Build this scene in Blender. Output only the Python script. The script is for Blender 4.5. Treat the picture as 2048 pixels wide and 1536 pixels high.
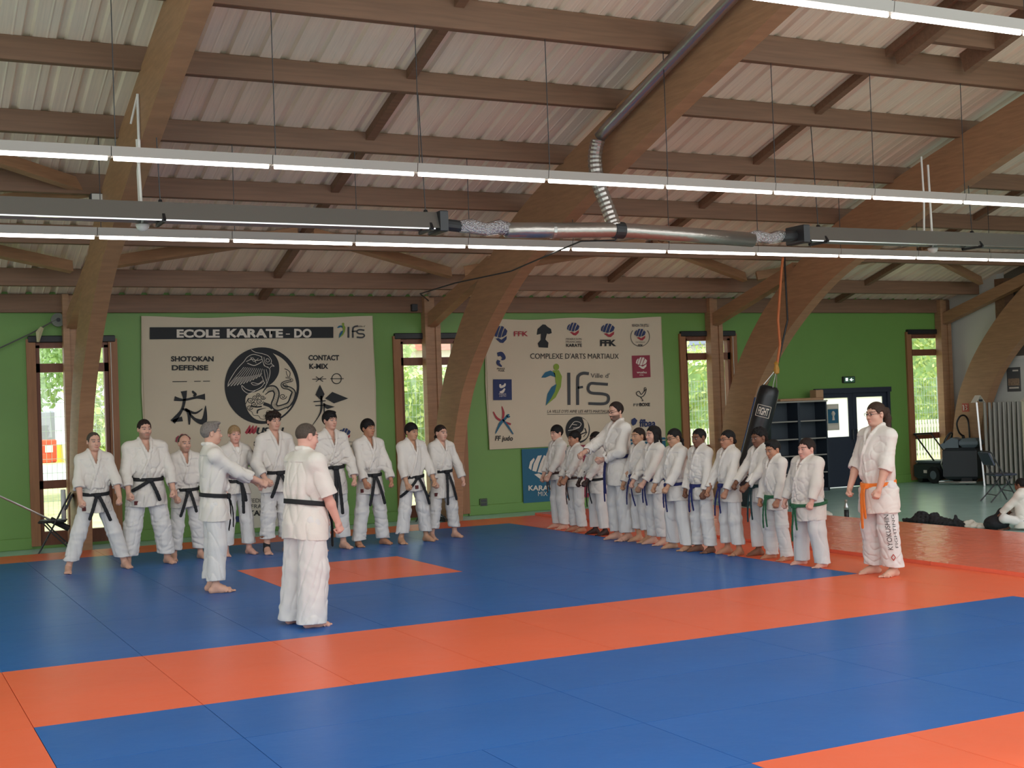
import bpy, math, random
import numpy as np
from mathutils import Vector, Matrix
random.seed(4); RNG = np.random.default_rng(7)
for o in list(bpy.data.objects): bpy.data.objects.remove(o)
SC = bpy.context.scene
COL = SC.collection

# ---------------------------------------------------------------- camera
FPX, YAW, PITCH, ROLL, CAMZ = 2606.0, 0.463895, 0.0172428, -0.0357064, 1.80
def _basis():
    fw = np.array([math.sin(YAW)*math.cos(PITCH), math.cos(YAW)*math.cos(PITCH), math.sin(PITCH)])
    r = np.array([math.cos(YAW), -math.sin(YAW), 0.0]); u = np.cross(r, fw)
    c, s = math.cos(ROLL), math.sin(ROLL)
    return np.array([c*r+s*u, -s*r+c*u, fw])
CB = _basis(); CP = np.array([0.0, 0.0, CAMZ])
cam = bpy.data.cameras.new('camera'); camo = bpy.data.objects.new('camera', cam); COL.objects.link(camo)
cam.sensor_fit = 'HORIZONTAL'; cam.sensor_width = 36.0; cam.lens = FPX/2048*36.0
cam.clip_start = 0.1; cam.clip_end = 300
camo.matrix_world = Matrix(((CB[0][0], CB[1][0], -CB[2][0], 0), (CB[0][1], CB[1][1], -CB[2][1], 0),
                            (CB[0][2], CB[1][2], -CB[2][2], CAMZ), (0, 0, 0, 1)))
SC.camera = camo
def ray(x, y): return CB.T @ np.array([(x-1024)/FPX, -(y-768)/FPX, 1.0])
def on_floor(x, y, z=0.0):
    d = ray(x, y); return CP + d*((z-CAMZ)/d[2])
def on_y(x, y, Y):
    d = ray(x, y); return CP + d*(Y/d[1])
def on_x(x, y, X):
    d = ray(x, y); return CP + d*(X/d[0])

# ---------------------------------------------------------------- sky, exposure
W = bpy.data.worlds.new('overcast sky'); SC.world = W; W.use_nodes = True
bg = W.node_tree.nodes['Background']; bg.inputs[0].default_value = (0.93, 0.97, 1.0, 1); bg.inputs[1].default_value = 1.5
SC.view_settings.view_transform = 'Standard'; SC.view_settings.look = 'None'
SC.view_settings.gamma = 1.0; SC.view_settings.use_curve_mapping = False
SC.view_settings.exposure = 0.52
_s = bpy.data.lights.new('sun', 'SUN'); _s.energy = 3.5; _s.angle = math.radians(12); _s.color = (1.0, 0.96, 0.88)
_so = bpy.data.objects.new('sun', _s); COL.objects.link(_so); _so.rotation_euler = Vector((1, 0.12, -1.5)).to_track_quat('-Z', 'Y').to_euler()   # high on the left: added to brighten the garden, the roof keeps it off the hall
LAMP_POWER = 6.0          # emission of the fluorescent tubes

# ---------------------------------------------------------------- materials
def lin(r, g, b):
    f = lambda c: (c/255/12.92) if c <= 10 else ((c/255+0.055)/1.055)**2.4
    return (f(r), f(g), f(b), 1.0)
MATS = {}
def mat(name, col, rough=0.6, metal=0.0, bump=None, var=None, spec=0.5, sheen=0.0, emit=None, attr=None, grain=None):
    """principled material; bump=(scale, strength, distance); var=(scale, amount); grain=(axis scale xyz, amount)"""
    if name in MATS: return MATS[name]
    m = bpy.data.materials.new(name); m.use_nodes = True; nt = m.node_tree; b = nt.nodes['Principled BSDF']
    b.inputs['Base Color'].default_value = col; b.inputs['Roughness'].default_value = rough
    b.inputs['Metallic'].default_value = metal; b.inputs['Specular IOR Level'].default_value = spec
    if sheen: b.inputs['Sheen Weight'].default_value = sheen
    tc = nt.nodes.new('ShaderNodeTexCoord')
    src = None
    if attr:
        a = nt.nodes.new('ShaderNodeAttribute'); a.attribute_name = attr; src = a.outputs['Color']
        nt.links.new(src, b.inputs['Base Color'])
    def mul(facsock, lo, hi):
        nonlocal src
        mr = nt.nodes.new('ShaderNodeMapRange'); mr.inputs[1].default_value = 0.3; mr.inputs[2].default_value = 0.7
        mr.inputs[3].default_value = lo; mr.inputs[4].default_value = hi
        nt.links.new(facsock, mr.inputs[0])
        mx = nt.nodes.new('ShaderNodeMix'); mx.data_type = 'RGBA'; mx.blend_type = 'MULTIPLY'; mx.inputs[0].default_value = 1
        if src: nt.links.new(src, mx.inputs[6])
        else: mx.inputs[6].default_value = col
        nt.links.new(mr.outputs[0], mx.inputs[7]); src = mx.outputs[2]
        nt.links.new(src, b.inputs['Base Color'])
    if var:
        n = nt.nodes.new('ShaderNodeTexNoise'); n.inputs['Scale'].default_value = var[0]; n.inputs['Detail'].default_value = 4
        nt.links.new(tc.outputs['Object'], n.inputs['Vector']); mul(n.outputs['Fac'], 1-var[1], 1+var[1])
    if grain:
        mp = nt.nodes.new('ShaderNodeMapping'); mp.inputs['Scale'].default_value = grain[0]
        nt.links.new(tc.outputs['Object'], mp.inputs[0])
        n = nt.nodes.new('ShaderNodeTexNoise'); n.inputs['Scale'].default_value = 1; n.inputs['Detail'].default_value = 5
        n.inputs['Distortion'].default_value = 0.4
        nt.links.new(mp.outputs[0], n.inputs['Vector']); mul(n.outputs['Fac'], 1-grain[1], 1+grain[1])
    if bump:
        n = nt.nodes.new('ShaderNodeTexNoise'); n.inputs['Scale'].default_value = bump[0]; n.inputs['Detail'].default_value = 3
        nt.links.new(tc.outputs['Object'], n.inputs['Vector'])
        bp = nt.nodes.new('ShaderNodeBump'); bp.inputs['Strength'].default_value = bump[1]; bp.inputs['Distance'].default_value = bump[2]
        nt.links.new(n.outputs['Fac'], bp.inputs['Height']); nt.links.new(bp.outputs[0], b.inputs['Normal'])
    if emit:
        b.inputs['Emission Color'].default_value = emit[0]; b.inputs['Emission Strength'].default_value = emit[1]
    MATS[name] = m
    return m

# ---------------------------------------------------------------- object helpers
def tag(o, label=None, cat=None, group=None, kind=None):
    if label: o['label'] = label
    if cat: o['category'] = cat
    if group: o['group'] = group
    if kind: o['kind'] = kind
    return o
def thing(name, label, cat, loc=(0, 0, 0), rz=0.0, group=None):
    o = bpy.data.objects.new(name, None); COL.objects.link(o); o.empty_display_size = 0.1
    o.location = loc; o.rotation_euler = (0, 0, rz)
    return tag(o, label, cat, group)
def copy_tree(o, parent=None):
    c = o.copy(); COL.objects.link(c)
    if parent: c.parent = parent
    for ch in list(o.children): copy_tree(ch, c)
    return c
class MB:
    """collects shapes, then links them as ONE mesh object"""
    def __init__(s): s.v = []; s.f = []
    def add(s, v, f):
        n = len(s.v); s.v += [tuple(map(float, p)) for p in v]; s.f += [tuple(n+i for i in q) for q in f]; return s
    def box(s, lo, hi, c=0.0):
        x0, y0, z0 = lo; x1, y1, z1 = hi
        if c <= 0:
            v = [(x0, y0, z0), (x1, y0, z0), (x1, y1, z0), (x0, y1, z0), (x0, y0, z1), (x1, y0, z1), (x1, y1, z1), (x0, y1, z1)]
            return s.add(v, [(3, 2, 1, 0), (4, 5, 6, 7), (0, 1, 5, 4), (1, 2, 6, 5), (2, 3, 7, 6), (3, 0, 4, 7)])
        r = lambda a, z: [(x0+a, y0+a, z), (x1-a, y0+a, z), (x1-a, y1-a, z), (x0+a, y1-a, z)]
        v = r(c, z0)+r(0, z0+c)+r(0, z1-c)+r(c, z1)
        f = [(3, 2, 1, 0), (12, 13, 14, 15)]
        for k in range(3):
            for i in range(4): f.append((k*4+i, k*4+(i+1) % 4, k*4+4+(i+1) % 4, k*4+4+i))
        return s.add(v, f)
    def bar(s, a, b, w, h, up=(0, 0, 1)):
        """box beam from a to b, w wide, h high (h along up)"""
        a = Vector(a); b = Vector(b); d = (b-a).normalized(); side = d.cross(Vector(up)).normalized(); u = side.cross(d)
        v = []
        for p in (a, b):
            for i, j in ((-1, -1), (1, -1), (1, 1), (-1, 1)): v.append(p+side*(i*w/2)+u*(j*h/2))
        return s.add(v, [(0, 3, 2, 1)[::-1], (4, 5, 6, 7)[::-1], (0, 4, 5, 1)[::-1], (1, 5, 6, 2)[::-1], (2, 6, 7, 3)[::-1], (3, 7, 4, 0)[::-1]])
    def tube(s, pts, r, n=8, caps=True, closed=False):
        pts = [Vector(p) for p in pts]; m = len(pts)
        rs = r if isinstance(r, (list, tuple)) else [r]*m
        v = []; prev = None
        for i, p in enumerate(pts):
            if closed: d = (pts[(i+1) % m]-pts[i-1]).normalized()
            else: d = (pts[min(i+1, m-1)]-pts[max(i-1, 0)]).normalized()
            if prev is None:
                t = Vector((0, 0, 1)) if abs(d.z) < 0.9 else Vector((1, 0, 0)); prev = d.cross(t).normalized()
            prev = (prev-d*prev.dot(d)).normalized(); w = d.cross(prev)
            for k in range(n):
                a = 2*math.pi*k/n; v.append(p+(prev*math.cos(a)+w*math.sin(a))*rs[i])
        f = []
        for i in range(m if closed else m-1):
            j = (i+1) % m
            for k in range(n): f.append((i*n+k, i*n+(k+1) % n, j*n+(k+1) % n, j*n+k))
        if caps and not closed:
            f.append(tuple(range(n))[::-1]); f.append(tuple((m-1)*n+k for k in range(n)))
        return s.add(v, f)
    def lathe(s, prof, c=(0, 0, 0), n=20):
        v = []; f = []
        for r, z in prof:
            for k in range(n):
                a = 2*math.pi*k/n; v.append((c[0]+r*math.cos(a), c[1]+r*math.sin(a), c[2]+z))
        for i in range(len(prof)-1):
            for k in range(n): f.append((i*n+k, i*n+(k+1) % n, (i+1)*n+(k+1) % n, (i+1)*n+k))
        f.append(tuple(range(n))[::-1]); f.append(tuple((len(prof)-1)*n+k for k in range(n)))
        return s.add(v, f)
    def prism(s, poly, fn, d0, d1):
        """polygon (u,v) mapped by fn(u,v,d), extruded from d0 to d1"""
        n = len(poly)
        v = [fn(u, w, d0) for u, w in poly]+[fn(u, w, d1) for u, w in poly]
        f = [tuple(range(n))[::-1], tuple(range(n, 2*n))]
        for i in range(n): f.append((i, (i+1) % n, n+(i+1) % n, n+i))
        return s.add(v, f)
    def build(s, name, m, parent=None, smooth=False, loc=None):
        me = bpy.data.meshes.new(name); me.from_pydata(s.v, [], s.f); me.validate(); me.update()
        me.materials.append(m)
        if smooth: me.polygons.foreach_set('use_smooth', [True]*len(me.polygons))
        o = bpy.data.objects.new(name, me); COL.objects.link(o)
        if parent: o.parent = parent
        if loc: o.location = loc
        return o
def fix_normals(o):
    import bmesh
    bm = bmesh.new(); bm.from_mesh(o.data); bmesh.ops.recalc_face_normals(bm, faces=bm.faces[:]); bm.to_mesh(o.data); bm.free()
    return o
def rebase(o):
    """put the origin of a top-level mesh at the middle of its base"""
    me = o.data; n = len(me.vertices); a = np.empty(n*3, np.float32); me.vertices.foreach_get('co', a); a = a.reshape(-1, 3)
    c = (a.min(0)+a.max(0))/2; c[2] = a[:, 2].min(); a -= c
    me.vertices.foreach_set('co', a.ravel()); me.update(); o.location = Vector([float(t) for t in c])+o.location
    return o
# ================================================================ THE HALL
FZ = -0.04                       # bare vinyl floor (the mats lie on it, their tops at 0)
YW = 20.30                       # inner face of the back wall
S0, SL = 3.70, 0.307             # roof height at the back wall, roof slope
roofz = lambda y: S0+SL*(YW-y)
FR = [2.80, 8.58, 14.36, 20.14]  # the timber frames along the wall
M_green = mat('green wall paint', lin(106, 147, 70), 0.5, var=(1.5, 0.03))
M_white = mat('off white wall paint', lin(205, 205, 198), 0.6, var=(1.5, 0.03))
M_glulam = mat('glulam timber', lin(160, 120, 88), 0.55, grain=((3, 3, 26), 0.13), bump=(40, 0.1, 0.01))
M_plank = mat('spruce beam', lin(124, 92, 70), 0.6, grain=((1.2, 25, 25), 0.14))
M_frame = mat('stained window timber', lin(116, 68, 46), 0.5, grain=((20, 20, 2), 0.12))
M_jamb = mat('pale window jamb timber', lin(150, 102, 66), 0.55, grain=((20, 20, 2), 0.12))
M_roof = mat('ribbed steel roof sheet', lin(242, 222, 200), 0.4, metal=0.05, var=(0.6, 0.07), grain=((40, 1.2, 1), 0.07))
M_black = mat('matt black', lin(26, 27, 29), 0.5)
M_dark = mat('dark grey metal', lin(58, 60, 62), 0.45, metal=0.4)
M_alu = mat('bare aluminium', lin(190, 190, 188), 0.3, metal=0.9)
M_whitep = mat('white painted metal', lin(215, 212, 205), 0.45)
M_floor = mat('sea green vinyl floor', lin(168, 204, 198), 0.22, var=(2.5, 0.05), bump=(7, 0.05, 0.02))
M_glass = bpy.data.materials.new('window glass'); M_glass.use_nodes = True
_nt = M_glass.node_tree; _nt.nodes.clear()
_o = _nt.nodes.new('ShaderNodeOutputMaterial'); _m = _nt.nodes.new('ShaderNodeMixShader'); _t = _nt.nodes.new('ShaderNodeBsdfTransparent'); _g = _nt.nodes.new('ShaderNodeBsdfGlossy')
_t.inputs[0].default_value = (0.95, 0.97, 0.96, 1); _g.inputs['Roughness'].default_value = 0.02; _m.inputs[0].default_value = 0.06
_nt.links.new(_t.outputs[0], _m.inputs[1]); _nt.links.new(_g.outputs[0], _m.inputs[2]); _nt.links.new(_m.outputs[0], _o.inputs[0])

M_frost = bpy.data.materials.new('frosted glass'); M_frost.use_nodes = True
_nt = M_frost.node_tree; _nt.nodes.clear()
_o = _nt.nodes.new('ShaderNodeOutputMaterial'); _t = _nt.nodes.new('ShaderNodeBsdfTranslucent'); _t.inputs[0].default_value = (0.97, 0.98, 1, 1); _nt.links.new(_t.outputs[0], _o.inputs[0])
def structure(o): return tag(o, kind='structure')
structure(MB().box((-9, -5, FZ-0.1), (21.6, YW+0.3, FZ)).build('floor', M_floor))
# back wall with four window openings and the double door
WIN = [(2.22, 3.46), (7.98, 9.22), (13.68, 14.92), (19.24, 20.40)]
WZ0, WZ1 = 0.0, 3.04
DX0, DX1, DZ1 = 16.80, 18.72, 1.93
wb = MB(); xs = -9.0
for (a, b, z1) in sorted([(w[0], w[1], WZ1) for w in WIN]+[(DX0, DX1, DZ1)]):
    wb.box((xs, YW, FZ), (a, YW+0.22, roofz(YW)+0.1)); wb.box((a, YW, z1), (b, YW+0.22, roofz(YW)+0.1)); xs = b
    if z1 == WZ1: wb.box((a, YW, FZ), (b, YW+0.22, WZ0))
wb.box((xs, YW, FZ), (20.62, YW+0.22, roofz(YW)+0.1))
structure(wb.build('wall_back', M_green))
bb = MB()
for a, b in ((-9, 2.2), (3.48, 7.96), (9.24, 13.66), (14.94, 16.78), (18.74, 19.2)):
    bb.box((a, YW-0.03, FZ), (b, YW, 0.13), 0.006)
structure(bb.build('baseboard_back', M_green))
XR = 20.42
wr = MB().box((XR, 18.95, FZ), (XR+0.2, YW+0.2, 6.0)).box((XR, 6, FZ), (XR+0.2, 18.95, 2.38))
structure(wr.build('wall_right', M_white))
structure(MB().box((XR+0.25, 6, 2.0), (XR+0.4, 19.2, 7.5)).build('trim_1', mat('shade coloured board', lin(120, 112, 100), 0.7)))  # dark board for the dim region above the wall; shade put into its colour
structure(MB().box((XR-0.02, 17.0, 2.38), (XR+0.22, 18.95, 2.44)).build('trim_2', M_whitep))
structure(MB().box((XR-0.06, 18.72, 2.38), (XR+0.2, 18.96, 4.0)).build('trim_3', M_plank))

# ribbed roof sheet, slope running down to the back wall
def roof_sheet():
    prof = []; x = -9.0; pr = 0.3333
    while x < 21.6:
        prof += [(x, 0), (x+0.10, 0), (x+0.115, -0.006), (x+0.13, 0), (x+0.2, 0), (x+0.225, 0.042), (x+0.285, 0.042), (x+0.31, 0)]; x += pr
    v = []; f = []; ys = [YW+0.25, 15, 10, 3.0]
    for y in ys:
        for (a, h) in prof: v.append((a, y, roofz(y)+h))
    n = len(prof)
    for j in range(len(ys)-1):
        for i in range(n-1): f.append((j*n+i, j*n+i+1, (j+1)*n+i+1, (j+1)*n+i))
    return MB().add(v, f).build('ceiling', M_roof)
structure(roof_sheet())
_h = roofz(3.0)
structure(MB().prism([(3, 3.6), (YW+0.2, 3.6), (YW+0.2, roofz(YW)), (3, _h)], lambda u, w, d: (-9.1+d, u, w), 0, 0.1).build('wall_left_unseen', M_white))  # unseen upper wall, added to keep sky light off the ceiling
structure(MB().box((21.6, 3, 2.6), (21.7, 6, _h)).build('wall_right_2', M_white))
structure(MB().box((-9, YW-0.08, 3.43), (20.4, YW, 3.70), 0.006).build('trim_4', M_plank))      # wall plate beam

# ---- windows: pale jambs, stained sashes, glass, dark shutter box on top
def window(i, x0, x1):
    w = thing('window_%d' % i, None, None, ((x0+x1)/2, YW, WZ0)); structure(w)
    X0, X1 = x0-w.location.x, x1-w.location.x
    f = MB().box((X0-0.03, -0.05, 0), (X0+0.10, 0.2, WZ1-WZ0)).box((X1-0.10, -0.05, 0), (X1+0.03, 0.2, WZ1-WZ0)); f.build('jamb', M_jamb, w)
    s = MB()
    for (a, b) in ((2.94-0.03, 3.0), (2.55, 2.68), (0.83, 0.95), (-0.0, 0.20)): s.box((X0+0.10, 0.0, a), (X1-0.10, 0.12, b))
    for x in (X0+0.10, X1-0.16): s.box((x, 0.0, 0.2), (x+0.06, 0.12, 2.95))
    s.build('sash', M_frame, w)
    MB().box((X0+0.1, 0.05, 0.15), (X1-0.1, 0.06, 2.95)).build('glass', M_glass, w)
    MB().box((X0-0.0, -0.06, 2.99), (X1-0.0, 0.12, 3.09), 0.01).build('shutter_box', M_black, w)
    MB().tube([(X1-0.07, -0.06, 2.98), (X1-0.07, -0.06, 0.7)], 0.006, 6).build('shutter_rod', M_whitep, w)
    return w
for i, (a, b) in enumerate(WIN): window(i+1, a, b)

# ---- double door with two panes
d = thing('door_1', None, None, ((DX0+DX1)/2, YW, FZ)); structure(d)
M_door = mat('navy door paint', lin(34, 42, 58), 0.45)
hw = (DX1-DX0)/2; H = DZ1-FZ
fr = MB().box((-hw, -0.04, 0), (-hw+0.07, 0.16, H)).box((hw-0.07, -0.04, 0), (hw, 0.16, H)).box((-hw-0.02, -0.06, H-0.1), (hw+0.02, 0.16, H)); fr.build('door_frame', M_door, d)
for s in (-1, 1):
    a, b = sorted((s*0.005, s*(hw-0.07)))
    leaf = MB().box((a, 0, 0.01), (b, 0.05, 1.0)).box((a, 0, 1.78), (b, 0.05, H-0.1)).box((a, 0, 1.0), (a+0.1, 0.05, 1.78)).box((b-0.1, 0, 1.0), (b, 0.05, 1.78))
    lf = leaf.build('door_leaf', M_door, d)
    MB().box((a+0.1, 0.02, 1.0), (b-0.1, 0.03, 1.78)).build('pane', M_frost, lf)
    MB().tube([(s*0.05, -0.02, 0.95), (s*0.05, -0.05, 0.95), (s*0.05, -0.05, 1.13), (s*0.05, -0.02, 1.13)], 0.012, 8).build('handle', M_dark, lf)

# ================================================================ TIMBER FRAMES
OUT = [(19.98, FZ), (19.9, 1.0), (19.75, 1.63), (19.55, 2.05), (19.3, 2.45), (18.95, 2.88), (18.5, 3.33), (17.9, 3.80), (17.3, 4.2), (16.7, 4.52), (16, 4.79), (15, 5.12), (13.6, 5.53), (12.4, 5.87), (10, 6.58), (5, 8.1)]
INN = [(19.30, FZ), (19.15, 1.1), (18.84, 1.85), (18.5, 2.32), (18.0, 2.80), (17.5, 3.19), (16.9, 3.58), (16.3, 3.87), (15.6, 4.13), (15.0, 4.35), (14.4, 4.57), (13.7, 4.79), (12.6, 5.15), (11.5, 5.48), (10, 5.92), (5, 7.4)]
def smooth_curve(p, n=5):
    out = []
    for i in range(len(p)-1):
        p0, p1, p2, p3 = p[max(i-1, 0)], p[i], p[i+1], p[min(i+2, len(p)-1)]
        for k in range(n):
            t = k/n
            out.append(tuple(0.5*(2*b+(c-a)*t+(2*a-5*b+4*c-e)*t*t+(3*b-a-3*c+e)*t**3) for a, b, c, e in zip(p0, p1, p2, p3)))
    return out+[p[-1]]
def arch_mesh(tk):
    o = smooth_curve(OUT, 4); q = smooth_curve(INN, 4); n = len(o); v = []; f = []
    for i in range(n):
        for (y, z), c in ((o[i], 0), (q[i], 0)):
            v += [(-tk/2, y, z), (tk/2, y, z)]
    for i in range(n-1):
        a = 4*i; b = a+4
        f += [(a, b, b+2, a+2), (a+1, a+3, b+3, b+1), (a, a+1, b+1, b), (a+2, b+2, b+3, a+3)]
    f += [(0, 2, 3, 1), (4*n-4, 4*n-3, 4*n-1, 4*n-2)]
    return v, f
arch_txt = ['curved glued timber arch at the far left, behind the man with the widest stance',
            'curved glued timber arch between the two big white banners, silver duct on it',
            'curved glued timber arch with the black punching bag hanging beside it',
            'curved glued timber arch at far right with a red extinguisher sign on it']
post_txt = ['brown timber post in front of the leftmost window', 'brown timber post in front of the window left of the second arch',
            'brown timber post in front of the window right of the sponsor banner', 'brown timber post between the rightmost window and the white wall']
for i, x in enumerate(FR):
    v, f = arch_mesh(0.20)
    o = MB().add([(p[0], p[1]-19.6, p[2]-FZ) for p in v], f).build('timber_arch', M_glulam); o.location = (x, 19.6, FZ); fix_normals(o)
    tag(o, arch_txt[i], 'arch', 'curved roof arches')
    MB().box((-0.13, -0.05, 0), (0.13, 0.45, 0.09), 0.01).build('steel_foot', M_dark, o)
    p = thing('timber_post', post_txt[i], 'post', (x+0.04, YW-0.09, FZ), 0, 'wall posts')
    MB().box((-0.14, -0.09, 0), (-0.05, 0.08, 3.74), 0.006).box((-0.05, -0.06, 0), (0.05, 0.08, 3.72)).box((0.05, -0.09, 0), (0.14, 0.08, 3.3), 0.006).build('shaft', M_glulam, p)
    b = MB().bar((x+0.03, 20.22, 3.27), (x+0.03, 17.7, 3.987), 0.16, 0.22, (0, 0, 1)).build('raking_brace', M_glulam)
    rebase(b); tag(b, 'short raking timber from the post to the arch, '+['far left frame', 'frame left of the sponsor banner', 'frame beside the punching bag', 'far right frame by the white wall'][i], 'beam', 'raking braces')
# purlins
PUR = [19.35, 17.97, 16.56, 15.17, 13.78, 12.40, 10.95, 9.5]
ptx = ['lowest roof purlin, just above the wall plate', 'second lowest roof purlin, partly behind the far lamp row', 'third roof purlin up from the wall, behind the grey heater',
       'fourth roof purlin up from the wall, above the middle lamp row', 'fifth roof purlin up, with a thin white cable along it', 'deep sixth roof purlin near the top of the picture', 'roof purlin behind the nearest lamp row at top right', 'nearest roof purlin above the top right lamp row']
for i, y in enumerate(PUR):
    dp = 0.33 if i == 5 else 0.25
    zt = roofz(y)-0.005
    p = MB().box((-9, y, zt-dp), (20.35, y+0.11, zt+0.0), 0.006).build('roof_purlin', M_plank); rebase(p)
    tag(p, ptx[i], 'beam', 'roof purlins')
    if i == 4:
        MB().tube([(-14.6, -0.012, 0.13), (14.6, -0.012, 0.13)], 0.008, 6).build('cable', M_whitep, p)
# mid-bay rafters under the sheet, one per bay
for x, t in ((-0.04, 'thin rafter under the roof sheet left of the first arch'), (5.74, 'thin rafter under the roof sheet between first and second arch'), (11.66, 'thin rafter under the roof sheet between second and third arch'), (17.4, 'thin rafter under the roof sheet between third and fourth arch')):
    r = MB().bar((x, 20.2, roofz(20.2)-0.055), (x, 8.5, roofz(8.5)-0.055), 0.11, 0.10).build('rafter', M_plank); rebase(r); tag(r, t, 'beam', 'bay rafters')
for x, t in ((11.72, 'left trimmer rafter of the roof opening at top right'), (12.86, 'right trimmer rafter of the roof opening at top right')):
    r = MB().bar((x, 12.3, roofz(12.3)-0.14), (x, 9.6, roofz(9.6)-0.14), 0.12, 0.26).build('trimmer', M_plank); rebase(r); tag(r, t, 'beam', 'roof opening trimmers')
r = MB().box((11.78, 11.75, roofz(11.75)-0.27), (12.8, 11.85, roofz(11.75)-0.02)).build('trimmer', M_plank); rebase(r); tag(r, 'short cross trimmer between the two trimmer rafters at top right', 'beam', 'roof opening trimmers')
# wind braces: an inverted V in every bay between the two lowest purlins
def brace(a, b, t):
    fa = lambda p: (p[0], p[1], roofz(p[1])-0.13)
    o = MB().bar(fa(a), fa(b), 0.09, 0.16, (0, SL, 1)).build('wind_brace', M_glulam); rebase(o); tag(o, t, 'brace', 'roof wind braces')
nm = ['left of the first arch', 'between first and second arch', 'between second and third arch', 'between third and fourth arch']
for k in range(4):
    xa = FR[k]-5.78; xb = FR[k]; xm = (xa+xb)/2
    if k > 0: brace((xa+0.12, 18.95), (xm-0.1, 17.75), 'left wind brace of the inverted V low in the bay '+nm[k])
    brace((xm+0.1, 17.75), (xb-0.12, 19.0), 'right wind brace of the inverted V low in the bay '+nm[k] if k else 'low wind brace left of the first arch, below the far lamps')
brace((-1.0, 14.6), (2.62, 16.7), 'upper bolted wind brace left of the first arch, above the heater')
brace((2.62, 16.7), (-1.0, 18.2), 'lower wind brace left of the first arch, below the floodlight')

# ================================================================ LAMPS, HEATERS, PIPES
M_tube = mat('lit fluorescent tube', lin(255, 250, 240), 0.5, emit=((1.0, 0.96, 0.88, 1), LAMP_POWER))
M_troff = mat('lamp trough', lin(158, 150, 142), 0.4)
def lamp_row(y, z, x0, x1, L, txt, first, group, up):
    """fittings butted end to end; each fitting is one thing"""
    k = 0; x = x0
    while x < x1:
        o = thing('strip_lamp', txt % ('%s' % ordinal(k+1)), 'lamp', (x+L/2, y, z-0.02), 0, group)
        MB().prism([(-0.075, 0.11), (-0.06, 0.02), (0.06, 0.02), (0.075, 0.11)], lambda u, w, dd: (dd, u, w), -L/2+0.004, L/2-0.004).build('trough', M_troff, o)
        MB().tube([(-L/2+0.03, -0.012, 0.005), (L/2-0.03, -0.012, 0.005)], 0.021, 8).build('tube', M_tube, o)
        hz = roofz(up)-0.24-z+0.02
        if abs(up-y) < 0.3: MB().tube([(-L/2+0.05, 0, 0.1), (-L/2+0.05, up-y, hz)], 0.005, 5).build('hanger', M_dark, o)
        x += L; k += 1
def ordinal(k): return ['first', 'second', 'third', 'fourth', 'fifth', 'sixth', 'seventh', 'eighth', 'ninth', 'tenth', 'eleventh', 'twelfth', 'thirteenth'][k-1]
lamp_row(15.20, 3.89, 0.9, 20.2, 1.53, 'fluorescent strip lamp in the far row under the heater, %s from the left', 0, 'far lamp row', 15.2)
lamp_row(12.43, 4.25, 0.6, 15.0, 1.53, 'fluorescent strip lamp in the long middle row, %s from the left', 0, 'middle lamp row', 12.43)
lamp_row(8.2, 4.95, 6.2, 10.5, 1.53, 'fluorescent strip lamp in the nearest row at top right, %s from its left end', 0, 'nearest lamp row', 8.2)

HY, HZ = 13.80, 3.95
M_heat = mat('heater hood', lin(122, 118, 112), 0.4, metal=0.5)
M_shine = mat('polished reflector', lin(225, 225, 225), 0.12, metal=1.0)
M_foil = mat('crinkled foil hose', lin(205, 205, 208), 0.2, metal=1.0, bump=(60, 1.0, 0.03))
M_duct = mat('aluminium duct', lin(178, 172, 166), 0.28, metal=0.85, bump=(15, 0.25, 0.02))
def heater(x0, x1, label, end):
    o = thing('radiant_heater', label, 'heater', ((x0+x1)/2, HY, HZ-0.08)); h = (x1-x0)/2
    MB().prism([(-0.17, 0.0), (-0.09, 0.19), (0.09, 0.19), (0.17, 0.0), (0.15, 0.0), (0.08, 0.17), (-0.08, 0.17), (-0.15, 0.0)], lambda u, w, dd: (dd, u, w), -h, h).build('hood', M_heat, o)
    MB().box((-h+0.1, -0.16, -0.015), (h-0.1, -0.135, 0.0)).build('rim', M_shine, o)
    for q in (-0.06, 0.06): MB().tube([(-h+0.05, q, 0.06), (h-0.05, q, 0.06)], 0.04, 10).build('burner_pipe', mat('dark burner pipe', lin(70, 66, 74), 0.4, metal=0.6), o)
    MB().box((end*h-0.05, -0.19, -0.04), (end*h+0.05, 0.19, 0.2), 0.01).build('end_plate', M_dark, o)
    MB().tube([(end*(h+0.02), 0, 0.07), (end*(h+0.28), 0, 0.05)], 0.07, 12).build('collar', M_dark, o)
    n = max(2, int((x1-x0)/2.0))
    for k in range(n):
        x = -h+0.35+(2*h-0.5)*k/(n-1)
        MB().bar((x, -0.19, -0.02), (x, 0, 0.22), 0.03, 0.03).bar((x, 0, 0.22), (x, 0.19, -0.02), 0.03, 0.03).bar((x, -0.19, -0.02), (x, 0.19, -0.02), 0.03, 0.03, (1, 0, 0)).build('bracket', M_black, o)
        MB().tube([(x, 0, 0.22), (x-0.03, 0.03, roofz(HY)-0.26-HZ+0.08)], 0.006, 5).build('hanger', M_dark, o)
heater(-0.5, 6.02, 'long grey radiant tube heater hung across the left half of the hall', 1)
heater(11.25, 20.2, 'long dark radiant tube heater hung across the right half of the hall', -1)
o = fix_normals(MB().tube([(6.28, HY, HZ-0.03), (6.45, HY+0.02, HZ-0.02), (6.62, HY-0.02, HZ-0.06), (6.8, HY, HZ-0.02), (6.95, HY, HZ-0.05)], [0.07, 0.09, 0.075, 0.09, 0.085], 14).build('foil_hose', M_foil, smooth=True)); rebase(o)
tag(o, 'crumpled shiny foil hose joining left heater to the duct', 'hose', 'foil hoses')
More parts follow.
